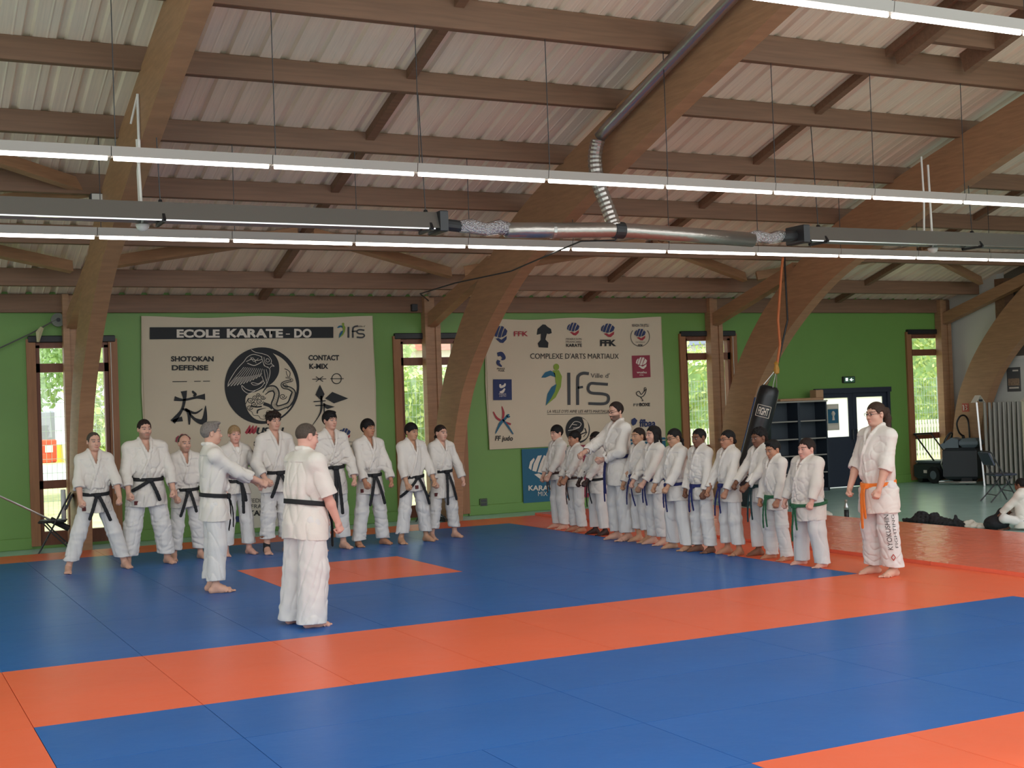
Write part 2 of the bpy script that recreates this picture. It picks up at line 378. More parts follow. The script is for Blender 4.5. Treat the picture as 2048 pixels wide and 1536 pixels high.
o = MB().tube([(10.45, HY, HZ-0.06), (10.6, HY+0.02, HZ-0.03), (10.75, HY-0.02, HZ-0.06), (10.9, HY, HZ-0.03), (11.0, HY, HZ-0.01)], [0.08, 0.085, 0.07, 0.085, 0.07], 14).build('foil_hose', M_foil, smooth=True); rebase(o)
tag(o, 'crumpled shiny foil hose joining the duct to right heater', 'hose', 'foil hoses')
t = thing('air_duct', 'silver air duct running between the two heaters', 'duct', (8.4, HY, HZ-0.1))
MB().tube([(-1.5, 0, 0.04), (-0.8, 0, 0.06), (0, 0, 0.09), (1.0, 0, 0.06), (2.1, 0, 0.02)], 0.095, 18).build('pipe', M_duct, t, True)
MB().tube([(-0.02, 0, 0.088), (0.12, 0, 0.086)], 0.105, 18).build('tee_clamp', M_dark, t)
MB().tube([(-0.9, 0, 0.055), (-0.86, 0, 0.055)], 0.1, 18).build('clamp', M_alu, t)
t = thing('flexible_duct', 'ribbed silver flexible duct rising from the tee and along the second arch', 'duct', (8.35, HY, HZ))
pts = smooth_curve([(0.05, 0, 0.03), (0.0, 0.08, 0.3), (-0.08, 0.14, 0.6), (-0.1, 0.16, 0.9), (-0.07, 0.12, 1.12)], 10)
rr = [0.085+(0.006 if i % 2 else 0) for i in range(len(pts))]
MB().tube(pts, rr, 14).build('ribbed_section', M_duct, t)
pts = [(-0.06, 0.1, 1.15), (0.0, -0.05, 1.27), (0.0, -2.6, 2.08), (0.0, -5.0, 2.8)]
MB().tube(pts, 0.075, 14).build('smooth_section', M_duct, t, True)
t = MB().tube([(8.42, HY-0.03, HZ-0.1), (8.40, HY, HZ-0.14), (8.2, 14.3, 3.86), (8.3, 16.5, 3.72), (8.10, 18.0, 3.70), (7.9, 18.9, 3.62), (8.55, 20.1, 3.62)], 0.011, 6).build('condensate_hose', M_dark)
rebase(t); tag(t, 'thin dark hose sagging from the duct tee to the wall post', 'hose')
def dome(x, y, z, label, zr):
    o = thing('hanging_dome', label, 'sensor', (x, y, z), 0, 'domes hanging under the heaters')
    MB().lathe([(0.02, -0.07), (0.055, -0.05), (0.075, 0.0), (0.06, 0.01)], n=16).build('dome', M_whitep, o, True)
    MB().tube([(0, 0, 0), (-0.03, 0, zr)], 0.016, 8).build('stem', M_whitep, o)
dome(2.70, 13.95, 3.85, 'small white dome on a stem in front of the first arch', 0.9)
dome(13.80, 13.95, 3.85, 'small white dome on a stem below the right heater', 1.2)
o = thing('floodlight', 'small grey floodlight where the braces meet left of first arch', 'lamp', (2.66, 16.5, 4.47))
MB().box((-0.1, -0.12, 0), (0.1, 0.0, 0.11), 0.015).build('housing', M_dark, o); MB().box((-0.085, -0.125, 0.01), (0.085, -0.118, 0.1)).build('lens', M_whitep, o)
o = thing('ceiling_sensor', 'pale flat detector plate with a bright dot under the top right purlin', 'sensor', (8.95, 12.35, roofz(12.4)-0.40))
MB().box((-0.14, -0.02, 0), (0.14, 0.2, 0.05), 0.01).build('plate', M_troff, o); MB().lathe([(0.016, -0.012), (0.018, 0.0)], (0, 0.02, 0), 12).build('indicator', mat('lit indicator', lin(255, 255, 255), 0.4, emit=((1, 1, 1, 1), 4)), o)
o = MB().tube([(2.68, 13.9, 5.22), (2.68, 13.9, 4.55), (2.68, 14.0, 4.43), (2.69, 14.0, 3.9)], 0.016, 8).tube([(2.68, 13.9, 5.22), (2.6, 13.9, 4.9)], 0.012, 6).build('conduit', M_whitep)
rebase(o); tag(o, 'thin white conduit dropping past the first arch by the middle lamps', 'conduit')
o = MB().tube([(13.6, 13.9, 5.15), (13.62, 13.9, 4.55), (13.64, 13.95, 3.98)], 0.014, 8).build('conduit', M_whitep); rebase(o); tag(o, 'thin white conduit dropping past the third arch', 'conduit')

# ================================================================ MATS
M_blue = mat('blue mat vinyl', lin(38, 99, 172), 0.34, spec=0.14, var=(0.9, 0.05), bump=(5, 0.16, 0.02))
M_red = mat('red orange mat vinyl', lin(240, 108, 72), 0.34, spec=0.16, var=(0.9, 0.04), bump=(5, 0.16, 0.02))
M_wrink = mat('wrinkled red mat vinyl', lin(234, 112, 84), 0.24, spec=0.4, var=(0.9, 0.04), bump=(7, 0.6, 0.02))
MX = [0.87+1.005*k for k in range(9)]; MY = lambda k: 5.28+0.985*k      # k=0 near square, 3 band, 5 far field, 13 back band
MESH = {}
def tatami(x0, y0, x1, y1, m, label, group, z0=FZ, z1=0.0):
    key = (round(x1-x0, 3), round(y1-y0, 3), m.name, z1)
    if key not in MESH:
        a, b = (x1-x0)/2-0.0022, (y1-y0)/2-0.0022
        o = MB().box((-a, -b, 0), (a, b, z1-z0)).build('tatami_mat', m); MESH[key] = o.data
    else:
        o = bpy.data.objects.new('tatami_mat', MESH[key]); COL.objects.link(o)
    o.location = ((x0+x1)/2, (y0+y1)/2, z0)
    tag(o, label, 'mat', group)
FAR = ('blue judo mat of the large far square where the two rows stand', 'blue mats of the far square')
NEAR = ('blue judo mat of the near square at the bottom of the picture', 'blue mats of the near square')
BAND = ('red orange judo mat of the band between the two blue squares', 'orange mats of the middle band')
LEFT = ('red orange judo mat at the lower left edge, left of the near blue square', 'orange mats at lower left')
BACK = ('red orange judo mat of the strip along the green wall', 'orange mats along the wall')
RIGHT = ('red orange judo mat of the single strip in front of the raised mats', 'orange mats right of the blue squares')
MID = ('red orange judo mat in the middle of the far blue square', 'orange mats in the middle of the far square')
MIDN = ('red orange judo mat at the bottom right corner of the picture', 'orange mats in the middle of the near square')
RAISE = ('glossy wrinkled red mat of the raised layer behind the children', 'raised red mats')
for k in range(8):
    ys = [5, 7, 8, 10, 11, 13] if k in (3, 4) else [5, 7, 9, 11, 13]
    for a, b in zip(ys[:-1], ys[1:]):
        m, t = (M_red, MID) if (k in (3, 4) and a == 8) else (M_blue, FAR)
        tatami(MX[k], MY(a), MX[k+1], MY(b), m, *t)
for k in range(8):
    tatami(MX[k], MY(3), MX[k+1], MY(5), M_red, *BAND)
    tatami(MX[k], MY(13), MX[k+1], MY(14), M_red, *BACK)
for j in (2, 1):
    for a, b in ((0, 1), (1, 3), (3, 5), (5, 7), (7, 8)): tatami(MX[a], MY(j), MX[b], MY(j+1), M_blue, *NEAR)
for a, b in ((0, 1), (1, 2), (2, 3), (3, 5), (5, 7), (7, 8)): tatami(MX[a], MY(0), MX[b], MY(1), M_blue, *NEAR)
for a, b in ((0, 1), (1, 2), (2, 3), (5, 6), (6, 7)): tatami(MX[a], MY(-2), MX[b], MY(0), M_blue, *NEAR)
for k in (3, 4): tatami(MX[k], MY(-2), MX[k+1], MY(0), M_red, *MIDN)
for a in (1, 3): tatami(-0.135, MY(a), 0.87, MY(a+2), M_red, *LEFT)
for a in (-1, 1, 3, 5, 7, 9, 11): tatami(MX[8], MY(a), 9.87, MY(a+2), M_red, *RIGHT)
tatami(MX[8], MY(13), 9.87, MY(14), M_red, *RIGHT)
RXS = [9.875, 10.78, 11.70, 12.66]
for k in range(3):
    for a in (-1, 1, 3, 5, 7, 9, 11, 13):
        if a == 13: tatami(RXS[k], MY(13), RXS[k+1], MY(14), M_wrink, *RAISE, z1=0.04)
        else: tatami(RXS[k], MY(a), RXS[k+1], MY(a+2), M_wrink, *RAISE, z1=0.04)
# ================================================================ SURFACE TOOL: smooth blends of shapes meshed as one skin
def V3(*a): return np.array(a, np.float64)
class Field:
    """prims are (kind 'add'/'cut', blend k, bbox lo, bbox hi, fn(X,Y,Z)->distance)"""
    def __init__(s): s.p = []
    def put(s, op, k, lo, hi, fn): s.p.append((op, k, np.array(lo, float), np.array(hi, float), fn)); return s
    # --- shapes
    def cone(s, a, b, ra, rb, k=0.02, op='add', flat=None):
        """capsule a-b with radius going ra to rb; flat=(axis vector, factor) squashes across one direction"""
        a = np.array(a, float); b = np.array(b, float); R = max(ra, rb); d = b-a; L2 = max(d@d, 1e-9)
        def fn(X, Y, Z):
            px, py, pz = X-a[0], Y-a[1], Z-a[2]
            t = np.clip((px*d[0]+py*d[1]+pz*d[2])/L2, 0, 1)
            qx, qy, qz = px-t*d[0], py-t*d[1], pz-t*d[2]
            if flat is not None:
                n, fac = flat; n = n/np.linalg.norm(n); c = (qx*n[0]+qy*n[1]+qz*n[2])*(1/fac-1)
                qx, qy, qz = qx+c*n[0], qy+c*n[1], qz+c*n[2]
                dd = np.sqrt(qx*qx+qy*qy+qz*qz)-(ra+(rb-ra)*t); return np.where(dd < 0, dd*fac, dd*(fac+1)/2)
            return np.sqrt(qx*qx+qy*qy+qz*qz)-(ra+(rb-ra)*t)
        return s.put(op, k, np.minimum(a, b)-R, np.maximum(a, b)+R, fn)
    def chain(s, pts, rs, k=0.02, op='add', flat=None):
        for i in range(len(pts)-1): s.cone(pts[i], pts[i+1], rs[i], rs[i+1], k, op, flat)
        return s
    def ell(s, c, r, k=0.02, op='add', M=None):
        """ellipsoid; M rows = local axes"""
        c = np.array(c, float); r = np.array(r, float); M = np.eye(3) if M is None else np.array(M, float); R = r.max()
        def fn(X, Y, Z):
            px, py, pz = X-c[0], Y-c[1], Z-c[2]
            q = [M[i][0]*px+M[i][1]*py+M[i][2]*pz for i in range(3)]
            k0 = np.sqrt((q[0]/r[0])**2+(q[1]/r[1])**2+(q[2]/r[2])**2); k1 = np.sqrt((q[0]/r[0]**2)**2+(q[1]/r[1]**2)**2+(q[2]/r[2]**2)**2)+1e-9
            return k0*(k0-1)/k1
        e = np.sqrt(((M*r[:, None])**2).sum(0))
        return s.put(op, k, c-e, c+e, fn)
    def rbox(s, c, h, rad, k=0.01, op='add', M=None):
        c = np.array(c, float); h = np.array(h, float); M = np.eye(3) if M is None else np.array(M, float)
        def fn(X, Y, Z):
            px, py, pz = X-c[0], Y-c[1], Z-c[2]
            q = [np.abs(M[i][0]*px+M[i][1]*py+M[i][2]*pz)-h[i]+rad for i in range(3)]
            return np.sqrt(np.maximum(q[0], 0)**2+np.maximum(q[1], 0)**2+np.maximum(q[2], 0)**2)+np.minimum(np.maximum(np.maximum(q[0], q[1]), q[2]), 0)-rad
        e = (np.abs(M)*h[:, None]).sum(0)
        return s.put(op, k, c-e, c+e, fn)
    # --- meshing
    def mesh(s, vox, extra=None, pad=None, zfine=None):
        pad = pad or 3*vox
        ad = [p for p in s.p if p[0] == 'add']
        lo = np.min([p[2] for p in ad], 0)-pad; hi = np.max([p[3] for p in ad], 0)+pad
        ax = [np.arange(lo[i], hi[i]+vox, vox) for i in range(2)]
        if zfine:      # list of (z0, z1, step): finer slices where detail sits
            z = [lo[2]]
            while z[-1] < hi[2]:
                st = vox*1.6
                for a, b, q in zfine:
                    if a-st <= z[-1] <= b: st = min(st, q)
                z.append(z[-1]+st)
            ax.append(np.array(z))
        else: ax.append(np.arange(lo[2], hi[2]+vox, vox))
        sh = [len(a) for a in ax]; F = np.full(sh, 0.25, np.float32)
        for op, k, l, h, fn in s.p:
            m = k+3.2*vox
            sl = [slice(max(0, np.searchsorted(ax[i], l[i]-m)-1), np.searchsorted(ax[i], h[i]+m)+1) for i in range(3)]
            X = ax[0][sl[0]][:, None, None]; Y = ax[1][sl[1]][None, :, None]; Z = ax[2][sl[2]][None, None, :]
            d = np.broadcast_to(fn(X, Y, Z), F[tuple(sl)].shape).astype(np.float32); f = F[tuple(sl)]
            if op == 'add':
                r = np.minimum(f, d)
                if k > 0: h_ = np.maximum(k-np.abs(f-d), 0)/k; r = r-h_*h_*k*0.25
            else:
                d = -d; r = np.maximum(f, d)
                if k > 0: h_ = np.maximum(k-np.abs(f-d), 0)/k; r = r+h_*h_*k*0.25
            F[tuple(sl)] = r
        if extra is not None: F = extra(F, ax[0][:, None, None], ax[1][None, :, None], ax[2][None, None, :]).astype(np.float32)
        F[0] = F[-1] = 0.2; F[:, 0] = F[:, -1] = 0.2; F[:, :, 0] = F[:, :, -1] = 0.2
        return nets(F, ax)
def nets(F, ax):
    S = F < 0; nx, ny, nz = F.shape
    c = S[:-1, :-1, :-1].astype(np.int8)
    for i in (0, 1):
        for j in (0, 1):
            for k in (0, 1):
                if i+j+k: c = c+S[i:nx-1+i, j:ny-1+j, k:nz-1+k]
    act = (c > 0) & (c < 8); I, J, K = np.nonzero(act); n = len(I)
    idx = np.full(act.shape, -1, np.int32); idx[I, J, K] = np.arange(n)
    P = np.zeros((n, 3)); W_ = np.zeros(n)
    cor = {(i, j, k): F[I+i, J+j, K+k] for i in (0, 1) for j in (0, 1) for k in (0, 1)}
    for a in cor:
        for d in range(3):
            if a[d] == 0:
                b = list(a); b[d] = 1; b = tuple(b); fa, fb = cor[a], cor[b]; m = (fa < 0) != (fb < 0)
                t = np.where(m, fa/np.where(m, fa-fb, 1), 0)
                for e in range(3): P[:, e] += np.where(m, a[e]+(t if e == d else 0), 0)
                W_ += m
    P /= W_[:, None]
    base = [I, J, K]; out = np.empty((n, 3))
    for e in range(3): out[:, e] = ax[e][base[e]]+P[:, e]*(ax[e][base[e]+1]-ax[e][base[e]])
    Q = []
    for d in range(3):
        sl0 = [slice(None)]*3; sl1 = [slice(None)]*3; sl0[d] = slice(0, -1); sl1[d] = slice(1, None)
        ch = S[tuple(sl0)] != S[tuple(sl1)]; i, j, k = np.nonzero(ch)
        o1, o2 = (d+1) % 3, (d+2) % 3; ids = [i, j, k]
        ok = (ids[o1] > 0) & (ids[o2] > 0) & (ids[o1] < F.shape[o1]-1) & (ids[o2] < F.shape[o2]-1)
        ids = [q[ok] for q in ids]; inside = S[ids[0], ids[1], ids[2]]
        def cell(a, b):
            q = [x.copy() for x in ids]; q[o1] = q[o1]-a; q[o2] = q[o2]-b; return idx[q[0], q[1], q[2]]
        A, B, C_, D = cell(0, 0), cell(1, 0), cell(1, 1), cell(0, 1)
        q = np.stack([A, B, C_, D], 1); q[~inside] = q[~inside][:, ::-1]; Q.append(q)
    return out, np.concatenate(Q)
def mesh_object(name, VF, m, parent=None, col=None, off=None):
    v, q = VF; me = bpy.data.meshes.new(name); n = len(v); k = len(q)
    me.vertices.add(n); me.vertices.foreach_set('co', v.astype(np.float32).ravel())
    me.loops.add(4*k); me.loops.foreach_set('vertex_index', q.astype(np.int32).ravel())
    me.polygons.add(k); me.polygons.foreach_set('loop_start', np.arange(0, 4*k, 4, dtype=np.int32))
    me.update(calc_edges=True); me.polygons.foreach_set('use_smooth', np.ones(k, bool)); me.materials.append(m)
    if col is not None:
        at = me.color_attributes.new('pigment', 'FLOAT_COLOR', 'POINT'); c = np.ones((n, 4), np.float32); c[:, :3] = col
        at.data.foreach_set('color', c.ravel())
    me.validate()
    o = bpy.data.objects.new(name, me); COL.objects.link(o)
    if parent: o.parent = parent
    return o
def wob(X, Y, Z, fr, seed, n=4):
    """cheap wrinkle noise: a few crossed sines"""
    r = np.random.default_rng(seed); s = 0
    for _ in range(n):
        d = r.normal(size=3)*np.array(fr); p = r.uniform(0, 6.28); s = s+np.sin(d[0]*X+d[1]*Y+d[2]*Z+p+1.3*np.sin(0.6*(d[1]*X-d[0]*Y+d[2]*0.5*Z)+p*2))
    return s/n
# ================================================================ BANNERS AND PRINT
YB = 20.265                                                     # fabric plane just in front of the wall
inkm = lambda n, r, g, b: mat(n, lin(r, g, b), 0.75)
I_black = inkm('black ink', 36, 38, 40); I_grey = inkm('grey ink', 66, 68, 70); I_navy = inkm('navy ink', 44, 56, 96); I_red = inkm('red ink', 158, 52, 62)
I_white = inkm('pale ink', 216, 206, 192); I_leaf = inkm('leaf green ink', 128, 152, 58); I_teal = inkm('blue ink', 40, 96, 122); I_maroon = inkm('maroon ink', 140, 52, 68)
M_cloth = mat('banner cloth', lin(202, 188, 164), 0.85, var=(1.2, 0.03))
class Print:
    """ink on a flat upright sheet; u,v are read off the photograph in a zoom window (ox,oy,scale)"""
    def __init__(s, parent, ox, oy, sc, Y=YB): s.p = parent; s.o = (ox, oy, sc); s.Y = Y; s.off = Vector(parent.location); s.n = 0
    def w(s, u, v, lay):
        q = on_y(s.o[0]+u/s.o[2], s.o[1]+v/s.o[2], s.Y); return (q[0]-s.off.x, s.Y-0.010-0.0016*lay-s.off.y, q[2]-s.off.z)
    def poly(s, pts, m, lay=1, name='print', parent=None):
        return MB().add([s.w(u, v, lay) for u, v in pts], [tuple(range(len(pts)))]).build(name, m, parent or s.p)
    def strokes(s, lst, m, lay=2, name='line_drawing', parent=None):
        mb = MB()
        for pts, wd in lst:
            pts = np.array(smooth_curve([tuple(p) for p in pts], 5) if len(pts) > 2 else pts, float); n = len(pts)
            wds = np.interp(np.linspace(0, 1, n), np.linspace(0, 1, len(wd)), wd) if isinstance(wd, (list, tuple)) else np.full(n, wd)
            d = np.gradient(pts, axis=0); d /= np.linalg.norm(d, axis=1)[:, None]+1e-9; nr = np.stack([-d[:, 1], d[:, 0]], 1)*wds[:, None]/2
            v = []
            for i in range(n): v += [s.w(*(pts[i]+nr[i]), lay), s.w(*(pts[i]-nr[i]), lay)]
            mb.add(v, [(2*i, 2*i+1, 2*i+3, 2*i+2) for i in range(n-1)])
        return mb.build(name, m, parent or s.p)
    def text(s, t, u0, v0, u1, v1, m, lay=2, bold=0.0, shear=0.0, name='lettering', parent=None):
        """line of text filling the box: u0..u1 wide, baseline at v1, capitals reaching v0"""
        cu = bpy.data.curves.new('t', 'FONT'); cu.body = t; cu.size = 1; cu.offset = bold; cu.shear = shear; cu.resolution_u = 4
        o = bpy.data.objects.new('t', cu); COL.objects.link(o); bpy.context.view_layer.update()
        me = bpy.data.meshes.new_from_object(o.evaluated_get(bpy.context.evaluated_depsgraph_get())); bpy.data.objects.remove(o)
        n = len(me.vertices); a = np.empty(n*3, np.float32); me.vertices.foreach_get('co', a); a = a.reshape(-1, 3)
        x0, x1 = a[:, 0].min(), a[:, 0].max(); A = np.array(s.w(u0, v1, lay)); Bx = np.array(s.w(u1, v1, lay)); C_ = np.array(s.w(u0, v0, lay))
        b = A+(Bx-A)*((a[:, :1]-x0)/(x1-x0))+(C_-A)*(a[:, 1:2]/0.70)
        me.vertices.foreach_set('co', b.astype(np.float32).ravel()); me.materials.clear(); me.materials.append(m); me.update()
        q = bpy.data.objects.new(name, me); COL.objects.link(q); q.parent = parent or s.p; return q
def ring(cx, cy, rx, ry, n=40, a0=0, a1=360): return [(cx+rx*math.cos(math.radians(a0+(a1-a0)*k/n)), cy+ry*math.sin(math.radians(a0+(a1-a0)*k/n))) for k in range(n+(a1-a0 < 360))]
def cloth(name, label, cat, x0, x1, z0, z1, m, sag=0.03, group=None, Y=YB, tilt=0.0, wave=0.005):
    o_loc = ((x0+x1)/2, Y, z0); nx, nz = 48, 24; v = []; f = []
    for j in range(nz+1):
        for i in range(nx+1):
            t = i/nx; r = j/nz; x = x0+(x1-x0)*t-(0.03*(1-abs(2*r-1)) if i == 0 else 0)+(0.02*(1-abs(2*r-1)) if i == nx else 0)
            zt = z1+tilt*(t-.5)-sag*abs(math.sin(t*math.pi*2))**2*(r**3); z = z0+(zt-z0)*r
            v.append((x-o_loc[0], wave*math.sin(t*9+r*4)*math.sin(r*3+1)+wave*0.8*math.sin(t*31+r*9)*r**4, z-o_loc[2]))
    for j in range(nz):
        for i in range(nx): a = j*(nx+1)+i; f.append((a, a+1, a+nx+2, a+nx+1))
    e = thing(name, label, cat, o_loc, 0, group); MB().add(v, f).build('cloth', m, e, True)
    hm = MB()
    for a, b in (((x0, z0), (x1, z0)), ((x1, z0), (x1, z1+tilt/2)), ((x0, z0), (x0, z1-tilt/2))):
        hm.bar((a[0]-o_loc[0], -0.004, a[1]-o_loc[2]), (b[0]-o_loc[0], -0.004, b[1]-o_loc[2]), 0.004, 0.018, (0, 1, 0) if a[0] == b[0] else (0, 0, 1))
    hm.build('hem', m, e)
    return e
def fist(P, cx, cy, w, h, c1, c2, lay=2):
    """emblem: four slanted finger shapes over a thumb"""
    def q(pts): return [(cx+w*u, cy+h*v) for u, v in pts]
    for pts in ([(-.50, .02), (-.44, -.22), (-.30, -.36), (-.26, -.30), (-.36, -.12), (-.40, .10)], [(-.36, .12), (-.30, -.14), (-.14, -.44), (.02, -.46), (-.10, -.16), (-.20, .16)],
                [(-.15, .18), (-.04, -.16), (.10, -.46), (.26, -.40), (.14, -.12), (.04, .20)], [(.09, .18), (.20, -.10), (.32, -.34), (.48, -.18), (.40, .04), (.24, .14)]):
        P.poly(q(pts), c1, lay, 'printed_emblem')
    P.poly(q([(-.28, .26), (-.10, .22), (.08, .32), (.28, .20), (.44, .10), (.42, .30), (.20, .50), (.02, .48)]), c2, lay, 'printed_emblem')
def leaper(P, pts_fn, lay=2):
    """town emblem: green and blue leaf figure"""
    P.poly(pts_fn([(0.0, .33), (.20, .20), (.45, .16), (.66, .22), (.70, .32), (.45, .28), (.2, .33)]), I_teal, lay, 'printed_emblem')
    P.poly(pts_fn([(.55, .16), (.85, .15), (1.0, .30), (.95, .55), (.70, .80), (.22, 1.0), (.55, .75), (.72, .50), (.66, .28)]), I_leaf, lay, 'printed_emblem')
    P.poly(pts_fn([(.22, 1.0), (.30, .72), (.50, .55), (.74, .48), (.66, .66), (.46, .84)]), I_teal, lay+1, 'printed_emblem')
    P.poly([(a, b) for a, b in pts_fn([(.73+.14*math.cos(t/12*6.283), .075+.08*math.sin(t/12*6.283)) for t in range(12)])], I_leaf, lay, 'printed_emblem')
# ---- the left banner
b1 = cloth('wall_banner', 'large off-white banner with black and white dragon disc, left of the second window', 'banner', 3.86, 7.60, 1.08, 3.38, M_cloth, .03)
P = Print(b1, 270, 620, 3.492)
P.poly([(102, 121), (1384, 118), (1384, 195), (102, 205)], I_black, 1, 'title_band')
P.text('ECOLE', 290, 138, 590, 190, I_white, 2, .045); P.text('KARATE', 640, 134, 1032, 190, I_white, 2, .045); P.text('-', 1052, 152, 1080, 176, I_white, 2, .04); P.text('DO', 1110, 134, 1232, 190, I_white, 2, .045)
leaper(P, lambda q: [(1408+60*u, 90+108*v) for u, v in q])
P.strokes([([(1489, 118), (1489, 194)], 13), ([(1520, 194), (1520, 135), (1530, 118), (1556, 112)], 12), ([(1512, 150), (1545, 148)], 9), ([(1600, 142), (1565, 138), (1548, 150), (1560, 165), (1590, 168), (1600, 180), (1585, 192), (1546, 190)], 11)], I_grey, 2, 'lettering')
P.text("Ville d'", 1556, 108, 1606, 120, I_grey)
P.text('SHOTOKAN', 250, 324, 548, 358, I_black, 2, .035); P.text('DEFENSE', 256, 386, 510, 420, I_black, 2, .035); P.text('CONTACT', 1210, 316, 1424, 350, I_black, 2, .035); P.text('K-MIX', 1216, 376, 1348, 410, I_black, 2, .035)
P.strokes([([(260, 501), (362, 500)], 5), ([(412, 499), (458, 498)], 5), ([(474, 498), (522, 497)], 5), ([(1236, 484), (1334, 481)], 5), ([(1262, 466), (1312, 500)], 5), ([(1312, 464), (1262, 500)], 5), ([(1362, 480), (1456, 480)], 5), (ring(1406, 480, 33, 35, 24)+[(1439, 480)], 6)], I_black, 2, 'symbols')
P.strokes([([(274, 618), (340, 628), (430, 610), (488, 606)], [34, 14, 18, 46]), ([(340, 566), (345, 620), (325, 700), (262, 782)], [46, 22, 18, 40]), ([(398, 566), (420, 590), (405, 600)], [12, 22, 8]),
           ([(350, 690), (375, 720), (378, 800)], [14, 26, 10]), ([(470, 690), (420, 720), (360, 700), (330, 690)], [6, 16, 20, 10]), ([(378, 720), (420, 765), (480, 775), (492, 668)], [10, 22, 44, 4]), ([(262, 775), (330, 760)], [16, 34])], I_black, 2, 'calligraphy')
P.poly([(1290, 522), (1322, 588), (1300, 634), (1258, 592)], I_black, 2, 'calligraphy'); P.poly([(1326, 618), (1376, 572), (1488, 618), (1388, 652), (1350, 630)], I_black, 2, 'calligraphy'); P.poly([(1318, 650), (1336, 660), (1394, 676), (1342, 692), (1318, 676)], I_black, 2, 'calligraphy')
P.strokes([([(1246, 640), (1330, 634)], 7), ([(1258, 668), (1330, 664)], 7), ([(1300, 600), (1300, 690), (1282, 740), (1238, 806)], [14, 14, 8, 3]), ([(1318, 650), (1320, 720)], [10, 8])], I_black, 2, 'calligraphy')
fist(P, 335, 915, 110, 110, I_maroon, I_maroon); P.text('WUSHU', 292, 990, 394, 1008, I_black, 2, .02)
P.strokes([([(772, 862), (790, 840), (802, 804)], [18, 26, 4]), ([(795, 862), (812, 838), (826, 806)], [18, 26, 4]), ([(820, 862), (834, 842), (848, 808)], [18, 26, 4])], I_red, 2, 'calligraphy')
P.text('USHU', 846, 822, 1040, 866, I_black, 2, .05, .25); P.text('SANDA', 828, 918, 1010, 948, I_black, 2, .04); P.text('WING', 808, 976, 930, 1004, I_black, 2, .04)
fist(P, 1464, 862, 84, 80, I_navy, I_red); P.text('FEDERATION', 1470, 916, 1560, 926, I_grey); P.text('KARATE', 1478, 942, 1560, 958, I_black, 2, .02)
# the disc: black ground, pale comma, bird drawn in pale line, dragon in black line
D = Print(b1, 430, 690, 9.037)
disc = D.poly(ring(845, 735, 674, 692, 64), I_black, 2, 'disc')
M_clothink = mat('pale disc ink', lin(200, 186, 162), .85)
D.poly(smooth_curve([(1040, 150), (1180, 222), (1300, 335), (1400, 490), (1455, 650), (1470, 780), (1440, 950), (1370, 1115), (1240, 1255), (1080, 1345), (900, 1375), (740, 1345), (620, 1240), (556, 1100), (548, 960), (600, 886), (720, 850), (860, 786), (1000, 712), (1095, 615), (1152, 490), (1150, 340), (1105, 225), (1040, 150)], 5)[:-1], M_clothink, 3, 'pale_half', disc)
feather = []
for i in range(11):
    t = i/10; a = (520+t*330, 400+30*t); b = (230+t*560, 740-170*t+40*math.sin(t*3)); feather.append(([a, ((a[0]+b[0])/2-20*(1-t), (a[1]+b[1])/2+20), b, (b[0]+28, b[1]-20), ((a[0]+b[0])/2+22, (a[1]+b[1])/2+8)], 6))
bird = feather+[([(650, 85), (720, 130), (860, 160), (960, 200), (1015, 280), (1010, 330), (1065, 385), (1020, 380), (990, 420)], 9), ([(520, 300), (580, 220), (680, 170), (780, 190), (850, 220)], 9), ([(520, 300), (380, 450), (250, 660), (230, 735)], 9),
    ([(560, 300), (660, 260), (760, 280), (840, 260)], 9), ([(580, 330), (700, 370), (800, 330), (840, 300)], 12), ([(640, 220), (700, 300), (780, 240)], 7), ([(610, 280), (680, 230), (740, 330)], 7), ([(830, 200), (860, 300), (900, 380), (980, 430), (985, 540), (940, 680), (890, 770)], 9),
    ([(880, 440), (900, 560), (930, 690)], 7), ([(920, 440), (950, 560), (920, 660)], 6), ([(840, 560), (870, 640), (900, 700)], 8), ([(860, 640), (780, 700), (690, 680), (650, 690), (700, 725), (790, 710), (880, 650)], 8), ([(890, 680), (820, 770), (680, 830), (560, 800), (480, 730), (500, 810), (600, 875), (720, 830)], 9),
    ([(920, 250), (960, 250), (980, 290), (940, 310), (915, 280), (930, 250)], 8), ([(880, 220), (900, 320), (960, 350), (1010, 335)], 8), ([(870, 330), (890, 380), (960, 400)], 7)]
D.strokes(bird, I_white, 3, 'bird_drawing', disc)
body = [(880, 880), (960, 800), (1060, 790), (1110, 870), (1090, 980), (1060, 1080), (1120, 1140), (1240, 1110), (1340, 1060), (1400, 930), (1410, 840), (1330, 780), (1230, 760), (1210, 700), (1300, 660), (1390, 640), (1340, 600), (1270, 590)]
D.strokes([(body, [70, 120, 120, 110, 110, 120, 110, 90, 100, 110, 80, 70, 60, 46, 44, 40, 30, 20])], I_black, 4, 'dragon_drawing', disc)
D.strokes([(body, [40, 70, 66, 60, 60, 70, 60, 46, 50, 50, 34, 30, 26, 20, 18, 16, 10, 4])], M_clothink, 5, 'dragon_drawing', disc)
sc_ = []
bp = np.array(smooth_curve(body, 6)); dd = np.gradient(bp, axis=0); dd /= np.linalg.norm(dd, axis=1)[:, None]
for i in range(4, len(bp)-14, 1):
    n_ = np.array([-dd[i, 1], dd[i, 0]]); sc_.append(([tuple(bp[i]-n_*32), tuple(bp[i]+n_*32)], 5))
for cx, cy, r in ((640, 1000, 70), (720, 950, 60), (800, 1020, 70), (700, 1070, 60), (780, 900, 46), (620, 1130, 60), (860, 950, 50), (1220, 930, 70), (1280, 740, 40)):
    sc_.append(([(cx+r*(1-k/14)*math.cos(k*.8), cy+r*(1-k/14)*.8*math.sin(k*.8)) for k in range(13)], 13))
